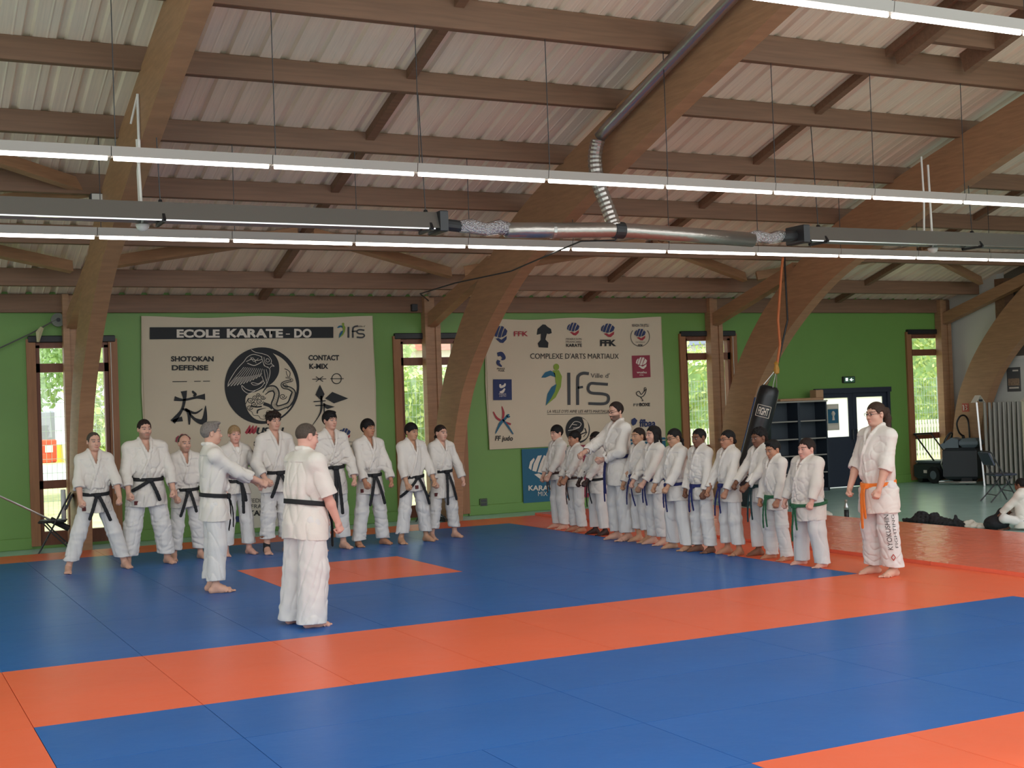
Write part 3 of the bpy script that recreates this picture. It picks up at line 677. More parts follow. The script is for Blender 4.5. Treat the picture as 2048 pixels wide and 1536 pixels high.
sc_ += [([(600, 960), (560, 1040), (540, 1080)], 14), ([(600, 1180), (660, 1210), (690, 1270), (780, 1280), (820, 1330), (900, 1330), (930, 1200), (1000, 1190)], 9), ([(860, 1290), (890, 1260), (900, 1290), (870, 1305)], 8), ([(760, 1240), (770, 1180), (860, 1150), (920, 1140)], [20, 30, 12, 4]), ([(870, 1060), (980, 1100), (1020, 1160)], [60, 60, 20]), ([(640, 1100), (740, 1120), (840, 1110)], 26), ([(1250, 430), (1300, 450), (1350, 500), (1340, 580)], 14), ([(1280, 470), (1290, 530), (1320, 580)], 10), ([(1300, 1160), (1370, 1060), (1440, 960)], 12)]
D.strokes(sc_, I_black, 6, 'dragon_drawing', disc)
# ---- the right banner
b2 = cloth('wall_banner', 'large off-white banner of martial arts emblems, right of the second arch', 'banner', 9.66, 13.26, 1.08, 3.345, M_cloth, .03, tilt=.03)
P = Print(b2, 950, 620, 3.9375)
fist(P, 195, 190, 120, 140, I_navy, I_navy); P.text('FFK', 304, 168, 416, 206, I_red, 2, .02)
P.poly([(515, 128), (530, 114), (552, 116), (568, 132), (596, 150), (602, 182), (580, 190), (564, 186), (552, 232), (576, 258), (572, 298), (500, 294), (492, 262), (516, 234), (516, 188), (484, 196), (490, 150)], I_black, 2, 'printed_emblem')
fist(P, 772, 148, 100, 106, I_navy, I_red); P.text('FEDERATION', 714, 222, 838, 236, I_grey); P.text('FRANCAISE', 714, 243, 838, 258, I_grey); P.text('KARATE', 716, 266, 840, 290, I_black, 2, .03)
fist(P, 1044, 158, 112, 112, I_navy, I_red); P.text('FFK', 982, 236, 1110, 282, I_black, 2, .05)
P.strokes([(ring(1298, 210, 74, 76, 36, -40, 220), 4)], I_grey, 2, 'ring'); fist(P, 1298, 192, 92, 96, I_navy, I_red); P.text('NIHON TAI JITSU', 1234, 110, 1366, 132, I_grey, 2, .01); P.text('NATIONALE', 1264, 248, 1336, 258, I_grey); P.text('FFK', 1282, 270, 1322, 286, I_black, 2, .03)
P.text("COMPLEXE D'ARTS MARTIAUX", 434, 342, 1130, 384, I_black, 2, .0)
leaper(P, lambda q: [(518+164*u, 424+330*v) for u, v in q])
P.strokes([([(736, 494), (738, 748)], 24), ([(806, 748), (806, 560), (816, 515), (850, 498), (894, 502)], 24), ([(806, 612), (848, 606)], 18), ([(1044, 586), (960, 580), (906, 580), (888, 620), (912, 652), (1000, 660), (1044, 676), (1046, 716), (1010, 738), (890, 736)], 22)], I_grey, 2, 'lettering')
P.text("Ville d'", 908, 498, 1058, 534, I_grey, 2, -.002)
P.text("LA VILLE D'IFS AIME LES ARTS MARTIAUX", 566, 786, 1060, 810, I_black, 2, .0, .25); P.strokes([([(566, 822), (1034, 816)], 3)], I_black, 2, 'rule')
Q = Print(b2, 950, 620, 3.9375)
dk = Q.poly(ring(806, 944, 96, 106, 40), I_black, 2, 'disc'); Q.poly(smooth_curve([(840, 850), (880, 880), (892, 950), (870, 1010), (800, 1036), (750, 1000), (800, 985), (846, 950), (856, 900), (840, 850)], 5)[:-1], M_clothink, 3, 'pale_half', dk)
Q.strokes([([(740, 930), (780, 880), (830, 890), (820, 920), (770, 930)], 4), ([(730, 950), (780, 940), (820, 925)], 4), ([(760, 900), (800, 905)], 4)], I_white, 3, 'bird_drawing', dk); Q.strokes([([(860, 930), (870, 960), (840, 975), (800, 1000), (820, 1020)], 10), ([(880, 960), (850, 1000)], 6)], I_black, 4, 'dragon_drawing', dk)
P.strokes([([(176, 352), (205, 346), (226, 378), (205, 392)], [30, 34, 28, 8]), ([(186, 396), (180, 420), (208, 446)], [24, 26, 10])], I_navy, 2, 'printed_emblem'); P.text('FRANCE', 172, 456, 232, 468, I_black, 2, .02); P.text('PUGIL', 182, 472, 232, 484, I_black, 2, .02)
P.poly([(140, 546), (286, 546), (288, 708), (142, 710)], I_navy, 2, 'blue_panel'); P.strokes([([(196, 584), (200, 606), (228, 596), (234, 578)], [12, 20, 18, 10]), ([(192, 646), (214, 644), (232, 618)], [10, 22, 10])], I_white, 3, 'printed_emblem'); P.text('FRANCE', 186, 656, 242, 668, I_white, 3); P.text('JUJITSU', 188, 672, 242, 682, I_white, 3)
P.strokes([([(210, 758), (222, 810), (216, 860)], [4, 18, 12]), ([(142, 800), (170, 850), (226, 880), (280, 900)], [6, 16, 14, 16])], I_red, 2, 'printed_emblem'); P.strokes([([(250, 830), (240, 850), (200, 890), (158, 974)], [14, 18, 24, 5]), ([(216, 862), (260, 920), (298, 978)], [12, 16, 8]), (ring(260, 834, 8, 8, 10), 14)], I_teal, 3, 'printed_emblem'); P.text('FF judo', 156, 990, 296, 1028, I_black, 2, .02, .15)
P.poly([(1232, 360), (1374, 356), (1380, 528), (1240, 536)], I_maroon, 2, 'maroon_panel'); fist(P, 1308, 416, 90, 96, I_white, I_white, 3); P.text('wushu', 1270, 482, 1348, 498, I_white, 3, .02); P.text('FFK', 1294, 508, 1326, 518, I_white, 3)
P.strokes([([(1268, 650), (1275, 670), (1310, 685), (1336, 660), (1346, 622), (1330, 640), (1306, 665), (1290, 640), (1268, 650)], 6), ([(1300, 684), (1320, 712), (1310, 716)], 5), ([(1330, 640), (1332, 612), (1346, 616)], 5)], I_black, 2, 'printed_emblem'); P.text('FF', 1246, 736, 1290, 758, I_grey, 2, .0); P.text('BOXE', 1292, 732, 1376, 756, I_black, 2, .04)
P.poly([(1230, 862), (1254, 848), (1276, 870), (1262, 900), (1240, 912), (1228, 892)], I_navy, 2, 'printed_emblem'); P.text('ffbaa', 1292, 862, 1420, 918, I_navy, 2, .03)
# ---- posters hung under the banners
def poster(name, label, x0, x1, z0, z1, m):
    e = thing(name, label, 'poster', ((x0+x1)/2, YB, z0)); MB().box((-(x1-x0)/2, -0.004, 0), ((x1-x0)/2, 0.004, z1-z0)).build('sheet', m, e); return e
k = poster('wall_poster', 'blue poster with pale fist emblem low on the wall, left of the first child', 10.28, 11.24, 0.11, 1.05, I_teal); P = Print(k, 950, 620, 3.9375); fist(P, 520, 1240, 200, 210, I_white, I_white); P.text('KARATE', 418, 1382, 640, 1420, I_white, 2, .03); P.text('MIX', 494, 1428, 568, 1464, I_white, 2, -.004)
poster('wall_poster', 'maroon poster low on the wall, only a sliver showing behind the small children', 11.30, 12.24, 0.13, 1.07, I_maroon); poster('wall_poster', 'teal poster low on the wall, corner showing right of the bearded man', 12.36, 13.26, 0.18, 1.13, I_teal)
k = poster('wall_poster', 'white federation poster low on the wall behind the outstretched fist', 5.35, 6.75, 0.03, 1.0, mat('poster paper', lin(206, 200, 184), .7)); P = Print(k, 270, 620, 3.492)
P.text('FEDERATION', 800, 1316, 1040, 1344, I_grey, 2, .0); P.text('FRANCAISE', 810, 1356, 1030, 1384, I_grey, 2, .0); P.text('KARATE', 796, 1400, 1000, 1434, I_black, 2, .04); P.poly([(1300, 1360), (1372, 1360), (1372, 1425), (1300, 1425)], I_red, 2, 'red_panel'); P.poly([(690, 1440), (730, 1440), (730, 1480), (690, 1480)], I_navy, 2, 'navy_panel')

# ================================================================ AROUND THE DOOR
e = thing('exit_sign', 'small green and white exit sign above the double door', 'sign', (17.66, YW-0.02, 2.03))
MB().box((-0.15, -0.03, 0), (0.15, 0.02, 0.13), 0.008).build('housing', M_dark, e); MB().box((-0.13, -0.034, 0.015), (0.13, -0.03, 0.115)).build('green_panel', mat('exit green', lin(70, 120, 92), .5), e)
MB().add([(-0.10, -0.037, 0.04), (-0.04, -0.037, 0.04), (-0.04, -0.037, 0.10), (-0.10, -0.037, 0.10)], [(0, 1, 2, 3)]).add([(0.0, -0.037, 0.06), (0.06, -0.037, 0.03), (0.06, -0.037, 0.05), (0.11, -0.037, 0.06), (0.06, -0.037, 0.075), (0.06, -0.037, 0.10)], [(0, 1, 2, 3, 4, 5)]).build('pictogram', mat('lit pictogram', lin(235, 240, 235), .5, emit=((.9, 1, .92, 1), .8)), e)
MB().lathe([(0.012, 0), (0.016, 0.012)], (0.05, -0.05, 0.06), 10).build('lamp', M_whitep, e)
e = thing('door_notice', 'blue and cream notice taped inside the left door pane', 'notice', (17.26, YW+0.01, 1.10)); MB().box((-0.15, 0, 0), (0.15, 0.006, 0.52)).build('sheet', mat('cream paper', lin(196, 192, 176), .7), e)
MB().box((-0.13, -0.002, 0.14), (0.13, 0.0, 0.42)).build('blue_panel', I_teal, e); MB().box((-0.12, -0.002, 0.44), (0.12, 0.0, 0.50)).box((-0.12, -0.002, 0.02), (0.12, 0, 0.1)).build('text_panel', I_white, e)
MB().lathe([(0.03, 0), (0.02, 0.08), (0.045, 0.13), (0.02, 0.18)], (0, -0.004, 0.2), 12).build('pictogram', I_white, e)
e = thing('shelf_cabinet', 'dark blue open shelf unit left of the double door', 'cabinet', (16.05, 19.88, FZ)); M_cab = mat('dark blue board', lin(40, 50, 62), .5); M_edge = mat('pale shelf edge', lin(150, 146, 138), .5)
MB().box((-0.68, 0.34, 0), (0.68, 0.37, 1.72)).box((-0.68, -0.02, 0), (-0.65, 0.34, 1.72)).box((0.65, -0.02, 0), (0.68, 0.34, 1.72)).box((-0.03, -0.02, 0), (0.03, 0.34, 1.72)).box((-0.68, -0.02, 0), (0.68, 0.34, 0.06)).build('carcass', M_cab, e)
for z in (0.36, 0.70, 1.02, 1.36):
    for a, b in ((-0.65, -0.03), (0.03, 0.65)):
        sh = MB().box((a, 0.0, z-0.012), (b, 0.34, z+0.008)).build('shelf', M_cab, e); MB().box((a, -0.008, z-0.012), (b, 0.0, z+0.012)).build('shelf_edge', M_edge, sh)
MB().box((-0.70, -0.03, 1.72), (0.70, 0.37, 1.75)).build('top', M_edge, e)
for a, b in ((-0.65, -0.03), (0.03, 0.65)): MB().box((a, 0.30, 0.06), (b, 0.33, 1.72)).build('back_panel', mat('shelf back board', lin(58, 66, 74), .55), e)
e = thing('cardboard', 'long flat cardboard piece lying on top of the shelf unit', 'cardboard', (16.15, 20.0, 1.71)); MB().box((-0.5, -0.1, 0), (0.55, 0.12, 0.05), 0.01).build('flat_box', mat('cardboard', lin(176, 138, 104), .8), e); MB().box((0.38, -0.08, 0.05), (0.56, 0.1, 0.2), 0.01).build('upright_flap', mat('cardboard', lin(176, 138, 104), .8), e)
# ---- punching bag, tilted along the arch
bt_, bb_ = Vector(on_y(1540, 772, 17.5)), Vector(on_y(1478, 1010, 17.9)); ax_ = (bt_-bb_); Lb = ax_.length
e = thing('punching_bag', 'long black punching bag leaning along the third arch', 'punching bag', bb_); e.rotation_euler = ax_.to_track_quat('Z', 'Y').to_euler()
M_vinyl = mat('black bag vinyl', lin(30, 31, 34), .32, bump=(9, .2, .02))
MB().lathe([(0.02, 0), (0.16, 0.01), (0.178, 0.05), (0.178, Lb-0.16), (0.165, Lb-0.05), (0.12, Lb), (0.02, Lb)], n=28).build('bag', M_vinyl, e, True)
hk = Vector(on_y(1553, 738, 17.4)); inv = e.rotation_euler.to_matrix().transposed()
loc = lambda w_: inv @ (Vector(w_)-bb_)
ch = MB()
for k in range(4): a = k*math.pi/2+.5; ch.tube([(0.15*math.cos(a), 0.15*math.sin(a), Lb-0.22), (0.13*math.cos(a), 0.13*math.sin(a), Lb-0.03), loc(hk)], 0.007, 6)
ch.build('chains', M_alu, e); tb = MB()
tb.tube([(0.0, -0.178, Lb-0.3), (0.0, -0.182, 0.1)], 0.004, 4); tb.build('seam', M_dark, e)
lg = MB(); nseg = 8
def wrap_text(t, zc, zh, wd, par, a0=0.0):
    cu = bpy.data.curves.new('t', 'FONT'); cu.body = t; cu.size = 1; cu.offset = .02; o = bpy.data.objects.new('t', cu); COL.objects.link(o); bpy.context.view_layer.update()
    me = bpy.data.meshes.new_from_object(o.evaluated_get(bpy.context.evaluated_depsgraph_get())); bpy.data.objects.remove(o); n = len(me.vertices); a = np.empty(n*3, np.float32); me.vertices.foreach_get('co', a); a = a.reshape(-1, 3)
    W_ = a[:, 0].max(); th = a0+(a[:, 0]/W_-.5)*wd; b = np.stack([.1815*np.sin(th), -.1815*np.cos(th), zc+(a[:, 1]/.7-.5)*zh], 1); me.vertices.foreach_set('co', b.astype(np.float32).ravel()); me.materials.clear(); me.materials.append(I_white)
    q = bpy.data.objects.new('lettering', me); COL.objects.link(q); q.parent = par
fa = Vector(inv @ Vector((-.62, -.78, 0))); a0 = math.atan2(fa.x, -fa.y)
for zc in (Lb-0.43, 0.62):
    wrap_text('FIGHT', zc, .12, 1.0, e, a0); fr = MB()
    for z_ in (zc-.095, zc+.095): fr.tube([(.181*math.sin(a0+(k/8-.5)*1.3), -.181*math.cos(a0+(k/8-.5)*1.3), z_) for k in range(9)], .005, 4)
    for s_ in (-.65, .65): fr.tube([(.181*math.sin(a0+s_), -.181*math.cos(a0+s_), zc-.095), (.181*math.sin(a0+s_), -.181*math.cos(a0+s_), zc+.095)], .005, 4)
    fr.build('logo_frame', I_white, e)
st = MB().tube([hk, on_y(1560, 690, 17.35), on_y(1556, 640, 17.3), on_y(1563, 540, 17.2), on_y(1566, 515, 17.1)], 0.022, 6).build('hanging_strap', mat('orange webbing', lin(196, 112, 66), .7)); rebase(st); tag(st, 'orange webbing strap running from the roof to the punching bag', 'strap')
st = MB().tube([hk+Vector((.02, .02, 0)), on_y(1575, 640, 17.4), on_y(1571, 560, 17.3), on_y(1569, 515, 17.15)], 0.016, 6).build('hanging_strap', M_black); rebase(st); tag(st, 'black webbing strap beside the orange strap above the punching bag', 'strap')
st = MB().lathe([(.01, -.09), (.045, -.07), (.05, 0), (.03, .07), (.045, .1), (.01, .13)], tuple(hk), 10).build('strap_buckle', mat('yellow buckle', lin(188, 138, 56), .5)); rebase(st); tag(st, 'yellow ratchet buckle between strap and punching bag chains', 'buckle')
a_, b_ = Vector(on_y(1524, 800, 18.1)), Vector(on_y(1478, 985, 18.1))
st = MB().bar(a_, b_, 0.30, 0.05, (0, 1, 0)).build('foam_pad', mat('blue foam vinyl', lin(52, 88, 140), .5)); rebase(st); tag(st, 'narrow blue pad leaning behind the punching bag', 'pad')
st = MB().tube([Vector(on_y(1520, 805, 17.9)), Vector(on_y(1486, 950, 17.8))], 0.014, 8).build('pole', M_whitep); rebase(st); tag(st, 'thin pale pole leaning beside the punching bag', 'pole')

# ================================================================ RIGHT CORNER
o = MB().box((0, -0.1, -0.085), (0.004, 0.08, 0.085)).build('sign_plate', mat('fire sign red', lin(176, 70, 56), .5)); o.location = (FR[3]-0.106, 19.55, 1.45); tag(o, 'red and white fire extinguisher sign on the far right arch', 'sign'); 
MB().tube([(-0.004, 0.03, -0.06), (-0.004, 0.03, 0.03), (-0.004, 0.05, 0.05)], 0.013, 6).tube([(-0.004, -0.02, 0.05), (-0.004, -0.06, 0.03), (-0.004, -0.02, 0.01), (-0.004, -0.06, -0.02), (-0.004, -0.02, -0.05)], 0.009, 5).build('pictogram', I_white, o)
e = thing('fire_extinguisher', 'red fire extinguisher with black hose loop behind the floor scrubber', 'fire extinguisher', (19.90, 19.50, 0.28)); M_fire = mat('extinguisher red', lin(160, 36, 38), .3)
MB().lathe([(0.09, 0), (0.1, 0.02), (0.1, 0.42), (0.08, 0.5), (0.035, 0.54)], n=20).build('cylinder', M_fire, e, True); MB().lathe([(0.03, 0.54), (0.035, 0.58), (0.02, 0.62)], n=12).bar((-0.02, 0, 0.6), (-0.12, -0.02, 0.66), 0.025, 0.02).build('valve', M_black, e)
MB().tube(smooth_curve([(0, 0, 0.6), (-0.13, -0.02, 0.68), (-0.18, -0.02, 0.86), (-0.08, -0.02, 1.0), (0.06, -0.02, 1.0), (0.14, -0.02, 0.86), (0.12, -0.05, 0.5), (0.11, -0.05, 0.3)], 6), 0.018, 8).build('hose', M_black, e, True)
MB().box((-0.105, -0.104, 0.12), (0.03, -0.09, 0.34)).build('label_plate', I_white, e); MB().box((0.06, -0.03, 0.05), (0.145, 0.03, 0.5)).build('bracket', M_dark, e)
e = thing('floor_scrubber', 'dark floor scrubbing machine with push handle in the far right corner', 'machine', (19.46, 19.74, FZ), math.radians(-90)); M_mach = mat('dark machine plastic', lin(44, 48, 52), .4); M_mach2 = mat('grey machine plastic', lin(96, 108, 114), .4)
MB().box((-0.42, -0.28, 0.08), (0.30, 0.28, 0.40), 0.05).build('body', M_mach, e); MB().box((-0.40, -0.26, 0.40), (0.28, 0.26, 0.45), 0.02).build('lid', M_mach2, e)
h = MB()
for y in (-0.22, 0.22): h.tube([(0.10, y, 0.43), (-0.42, y, 0.98)], 0.016, 8)
h.tube([(-0.42, -0.24, 0.98), (-0.42, 0.24, 0.98)], 0.022, 8); h.build('push_handle', M_black, e)
for x, y, r in ((0.16, -0.30, 0.17), (0.16, 0.30, 0.17)):
    w_ = MB().tube([(x, y-0.03, r), (x, y+0.03, r)], r, 20).build('wheel', M_black, e); MB().tube([(x, y-0.035, r), (x, y+0.035, r)], r*.5, 16).build('hub', M_mach2, w_)
MB().tube([(-0.34, -0.2, 0.07), (-0.34, 0.2, 0.07)], 0.07, 14).build('roller', M_black, e)
MB().box((-0.15, -0.285, 0.2), (-0.06, -0.279, 0.26)).build('label_plate', I_white, e)
e = thing('scrubber_dryer', 'tall dark cleaning machine with looped steering handle, right of the extinguisher', 'machine', (19.34, 19.10, FZ), math.radians(-60))
MB().box((-0.24, -0.26, 0.1), (0.42, 0.26, 0.72), 0.06).build('tank', M_mach, e); MB().box((0.08, -0.24, 0.72), (0.44, 0.24, 0.90), 0.06).build('upper_tank', M_mach2, e)
MB().prism([(-0.24, 0.70), (-0.30, 0.78), (-0.06, 0.92), (0.06, 0.88), (0.06, 0.70)], lambda u, w_, dd: (u, dd, w_), -0.2, 0.2).build('console', M_mach2, e)
MB().tube([(-0.27+0.15*(1+math.sin(a))*.5, 0.19*math.cos(a), 0.86+0.15*math.sin(a)) for a in [2*math.pi*k/20 for k in range(20)]], 0.022, 8, closed=True).build('steering_loop', M_black, e)
MB().tube([(-0.3, -0.34, 0.05), (0.1, -0.36, 0.05), (0.4, -0.3, 0.05)], 0.028, 8).build('squeegee', M_alu, e)
for y in (-0.2, 0.2): MB().tube([(0.2, y-0.03, 0.1), (0.2, y+0.03, 0.1)], 0.1, 16).build('wheel', M_black, e)
MB().tube([(-0.25, -0.1, 0.6), (-0.3, -0.14, 0.4), (-0.27, -0.05, 0.25)], 0.014, 6).tube([(-0.25, 0.05, 0.55), (-0.31, 0.0, 0.35), (-0.26, 0.1, 0.2)], 0.014, 6).build('hoses', M_alu, e)
# folded partition, each leaf standing on its edge, and the blue mat stack beside it
M_pan = mat('grey partition board', lin(112, 108, 100), .5); M_pedge = mat('partition edge', lin(140, 134, 122), .45)
e = thing('folding_partition', 'grey folded partition standing upright right of the cleaning machines', 'partition', (19.46, 18.16, FZ), math.radians(-45))
for k in range(8):
    x = -0.26+k*0.085; w_ = MB().box((x, -0.02, 0.03), (x+0.05, 0.32, 1.59)).build('leaf', M_pan, e); MB().box((x+0.005, -0.03, 0.03), (x+0.03, -0.018, 1.59)).build('leaf_edge', M_pedge, w_)
MB().bar((-0.30, -0.05, 0.0), (-0.38, -0.02, 1.60), 0.03, 0.03, (0, 1, 0)).build('end_post', M_alu, e); MB().box((0.42, -0.04, 0.0), (0.5, 0.0, 1.6)).build('cream_edge', mat('cream edge', lin(170, 162, 134), .5), e)
o = MB().box((.53, -.05, 0), (1.0, .20, 1.6), 0.02).build('mat_stack', mat('dark blue mat cover', lin(42, 60, 100), .5)); o.location = (19.46, 18.16, FZ); o.rotation_euler = (0, 0, math.radians(-45)); tag(o, 'dark blue upright mat block at the right edge beside the grey partition', 'mat')
e = thing('wall_poster', 'small dark photo poster on the white wall right of the arch', 'poster', (XR-0.006, 18.62, 1.74)); MB().box((0, -0.17, 0), (0.006, 0.17, 0.48)).build('sheet', mat('dark poster paper', lin(84, 84, 84), .6), e); MB().box((-0.002, -0.14, 0.12), (0, 0.14, 0.26)).build('photo_band', mat('poster photo tones', lin(150, 126, 104), .6, var=(30, .4)), e); MB().box((-0.002, -0.12, 0.06), (0, 0.12, 0.09)).box((-0.002, -0.12, 0.40), (0, 0.02, 0.43)).build('text_lines', I_white, e)
for lab, y, w_ in (('folded white card standing on the partition', 18.42, .12), ('printed leaflet holder lying on the blue mat block', 17.9, .22)):
    e = thing('leaflet', lab, 'leaflet', (19.3 if w_ < .2 else 19.95, 18.5 if w_ < .2 else 17.8, 1.555)); MB().prism([(-w_, 0), (0, .14), (w_, 0), (w_-.01, 0), (0, .13), (-w_+.01, 0)], lambda u, q, dd: (u, dd, q), -.07, .07).build('card', I_white, e); MB().box((-w_*.4, -.075, .02), (w_*.4, -.071, .06)).build('print', I_black, e)
# folding chair
def folding_chair(label, loc_, rz, seatm):
    e = thing('folding_chair', label, 'chair', loc_, rz); w_ = 0.21
    for s_ in (-w_, w_):
        MB().tube([(s_, 0.22, 0.01), (s_, -0.02, 0.45), (s_, -0.20, 0.80), (s_*.86, -0.215, 0.83)], 0.011, 8).build('leg', M_dark, e); MB().tube([(s_*.9, -0.24, 0.01), (s_*.9, 0.02, 0.28), (s_*.9, 0.16, 0.45)], 0.011, 8).build('leg', M_dark, e)
    MB().tube([(-w_*.86, -.215, .83), (w_*.86, -.215, .83)], .011, 8).tube([(-w_, .12, .18), (w_, .12, .18)], .009, 8).tube([(-w_*.9, -.13, .12), (w_*.9, -.13, .12)], .009, 8).build('crossbar', M_dark, e)
    MB().box((-.2, -.16, .43), (.2, .22, .465), .015).build('seat', seatm, e); b = MB().box((-.2, -.014, 0), (.2, .014, .24), .012).build('backrest', seatm, e); b.location = (0, -.15, .60); b.rotation_euler = (math.radians(24), 0, 0)
    return e
M_seat = mat('dark blue seat vinyl', lin(48, 54, 72), .45)
folding_chair('dark blue folding chair standing alone on the green floor at right', (16.62, 15.55, FZ), math.radians(-112), M_seat)
folding_chair('black folding chair half hidden behind the leftmost black belt', (2.43, 19.52, FZ), math.radians(80), M_black)
folding_chair('black folding chair glimpsed between two black belts before the second window', (8.26, 19.6, FZ), math.radians(80), M_black)
e = thing('clear_folder', 'white rolled sheet standing on the chair behind the leftmost black belt', 'paper roll', (2.54, 19.42, .43)); MB().lathe([(.035, 0), (.035, .42)], n=12).build('roll', mat('white plastic', lin(206, 208, 208), .4), e, True)
o = MB().tube([on_y(-60, 965, 19.5), on_y(102, 1040, 19.5)], 0.014, 8).build('long_pole', M_alu); rebase(o); o2 = MB().tube([on_y(101, 1039, 19.5), on_y(138, 1057, 19.5)], .045, 10).build('grip', M_black); o2.data.transform(Matrix.Translation(-o.location)); o2.parent = o; tag(o, 'long metal pole with thick black grip leaning at lower left', 'pole')
o = MB().tube([on_y(-20, 705, 20.2), on_y(60, 668, 20.2), on_y(118, 636, 20.2)], .012, 6).build('rope', mat('grey rope', lin(92, 92, 86), .8)); rebase(o); tag(o, 'grey rope slanting across the wall above the left window', 'rope')
e = thing('pulley_wheel', 'grey wheel on the wall beside the first post', 'wheel', on_y(116, 640, 20.22)); MB().tube([(0, -.03, 0), (0, .04, 0)], .10, 20).build('disc', mat('grey plastic', lin(112, 116, 106), .5), e); MB().tube([(0, -.05, 0), (0, .03, 0)], .03, 12).build('hub', M_dark, e)
o = MB().tube([on_y(84, 655, 20.15), on_y(78, 665, 20.15), on_y(76, 684, 20.15)], [.03, .05, .02], 6).build('cloth_strip', mat('cream rag', lin(186, 176, 140), .8)); rebase(o); tag(o, 'pale rag tied to the rope above the left window', 'rag')
e = thing('wall_socket', 'square grey socket box low on the green wall right of second arch', 'socket', (9.52, YW, .10)); MB().box((-.07, -.03, 0), (.07, 0, .14), .008).build('box', mat('dull green plastic', lin(78, 92, 66), .6), e); MB().box((-.05, -.036, .02), (.05, -.03, .06)).box((-.05, -.036, .08), (.05, -.03, .12)).build('cover', M_dark, e)
e = thing('cable_box', 'small black junction box high on the post beside sponsor banner', 'box', (8.32, YW-.1, 3.45)); MB().box((-.05, -.05, 0), (.05, .02, .12), .008).build('housing', M_dark, e)
# things lying on the floor at right
e = thing('drink_bottle', 'dark insulated drinking bottle behind the raised mats', 'bottle', (13.1, 15.2, FZ)); MB().lathe([(.033, 0), (.036, .01), (.036, .125)], n=18).build('dark_body', M_black, e, True); MB().lathe([(.036, .125), (.036, .17), (.018, .215), (.018, .235)], n=18).build('steel_neck', M_alu, e, True); MB().lathe([(.021, .235), (.021, .27), (.018, .275)], n=16).build('cap', mat('bottle cap', lin(150, 142, 130), .4), e, True)
def blob(name, label, cat, loc_, parts, m, seed, vox=.012):
    f = Field()
    for c, r in parts: f.ell(V3(*c), V3(*r), .05)
    V, Q = f.mesh(vox, extra=lambda F, X, Y, Z: np.maximum(F+wob(X, Y, Z, (30, 30, 40), seed)*.016, -Z)); o = mesh_object(name, (V, Q), m); o.location = loc_; return tag(o, label, cat)
M_blackcloth = mat('black cloth', lin(26, 26, 30), .8, bump=(30, .4, .02)); M_whitecloth = mat('white crumpled cloth', lin(214, 208, 196), .85, bump=(30, .4, .02))
blob('sports_bag', 'heap of black clothes and bag on the floor behind the raised mats', 'clothes', (13.2, 13.55, FZ), [((0, .15, .05), (.2, .22, .07)), ((0, -.22, .04), (.16, .3, .06)), ((.03, .24, .12), (.09, .10, .05)), ((.05, .02, .10), (.10, .07, .06)), ((-.03, -.1, .09), (.09, .06, .05)), ((0, -.42, .08), (.03, .03, .09)), ((0, -.52, .03), (.08, .14, .05)), ((0, .48, .03), (.06, .10, .035))], M_blackcloth, 3)
blob('towel', 'crumpled white towel on the floor right of the black clothes', 'towel', (13.25, 12.88, FZ), [((0, 0, .03), (.12, .24, .04)), ((0, .05, .06), (.06, .08, .04))], M_whitecloth, 5)
blob('towel', 'small white towel on the mats edge right of the heavy boy', 'towel', (13.1, 15.75, FZ), [((0, 0, .03), (.1, .2, .05)), ((0, .1, .06), (.05, .08, .04))], M_whitecloth, 6)
blob('backpack', 'black backpack beside the seated child at the right edge', 'backpack', (13.28, 12.50, FZ), [((0, 0, .09), (.15, .17, .10)), ((0, -.10, .18), (.08, .07, .12)), ((.05, .1, .05), (.12, .12, .07))], M_blackcloth, 7)

# ================================================================ OUTSIDE
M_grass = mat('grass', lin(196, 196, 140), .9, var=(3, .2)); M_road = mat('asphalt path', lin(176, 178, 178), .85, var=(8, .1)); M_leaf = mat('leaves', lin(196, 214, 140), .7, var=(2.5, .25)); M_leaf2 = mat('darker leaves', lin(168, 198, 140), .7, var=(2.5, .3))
o = structure(MB().box((-60, 20.62, -.3), (130, 120, -.1)).build('ground', M_grass)); 
o = structure(MB().box((-60, -60, -.4), (90, 20.62, -.145)).build('ground_2', mat('unseen yard paving', lin(132, 130, 126), .9)))  # unseen; added so that no sky light comes up from below
o = structure(MB().box((-60, 43, -.1), (130, 62, -.085)).build('path', M_road)); 
def leaves(n, boxf, size, seed):
    r = np.random.default_rng(seed); c = boxf(r, n); a = r.normal(size=(n, 3)); a /= np.linalg.norm(a, axis=1)[:, None]; b = np.cross(a, r.normal(size=(n, 3))); b /= np.linalg.norm(b, axis=1)[:, None]
    sz = size*r.uniform(.6, 1.3, (n, 1)); v = np.stack([c-a*sz, c+b*sz*.5, c+a*sz, c-b*sz*.5], 1).reshape(-1, 3); return v, np.arange(4*n).reshape(-1, 4)
def shrub(name, label, cat, loc_, fn, n, size, m, seed, group=None, core=None):
    e = thing(name, label, cat, loc_, 0, group); mesh_object('foliage', leaves(n, fn, size, seed), m, e)
    if core: core(e)
    return e
def boxfn(hx, hy, h): return lambda r, n: np.stack([r.uniform(-hx, hx, n), r.uniform(-hy, hy, n), r.uniform(0, h, n)+.15*np.sin(np.arange(n))], 1)
def treefn(R_, z0, z1): 
    def f(r, n):
        d = r.normal(size=(n, 3)); d /= np.linalg.norm(d, axis=1)[:, None]; q = d*(r.uniform(.4, 1, (n, 1))**.5); return q*np.array([R_, R_, (z1-z0)/2])+np.array([0, 0, (z0+z1)/2])
    return f
def wood(h): return lambda e: MB().tube([(0, 0, 0), (.05, 0, h*.6), (0, .05, h)], [.12, .08, .04], 8).build('trunk', M_plank, e)
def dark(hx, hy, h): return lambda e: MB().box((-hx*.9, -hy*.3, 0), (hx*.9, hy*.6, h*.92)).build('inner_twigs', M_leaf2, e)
gt = 'trees outside the windows'
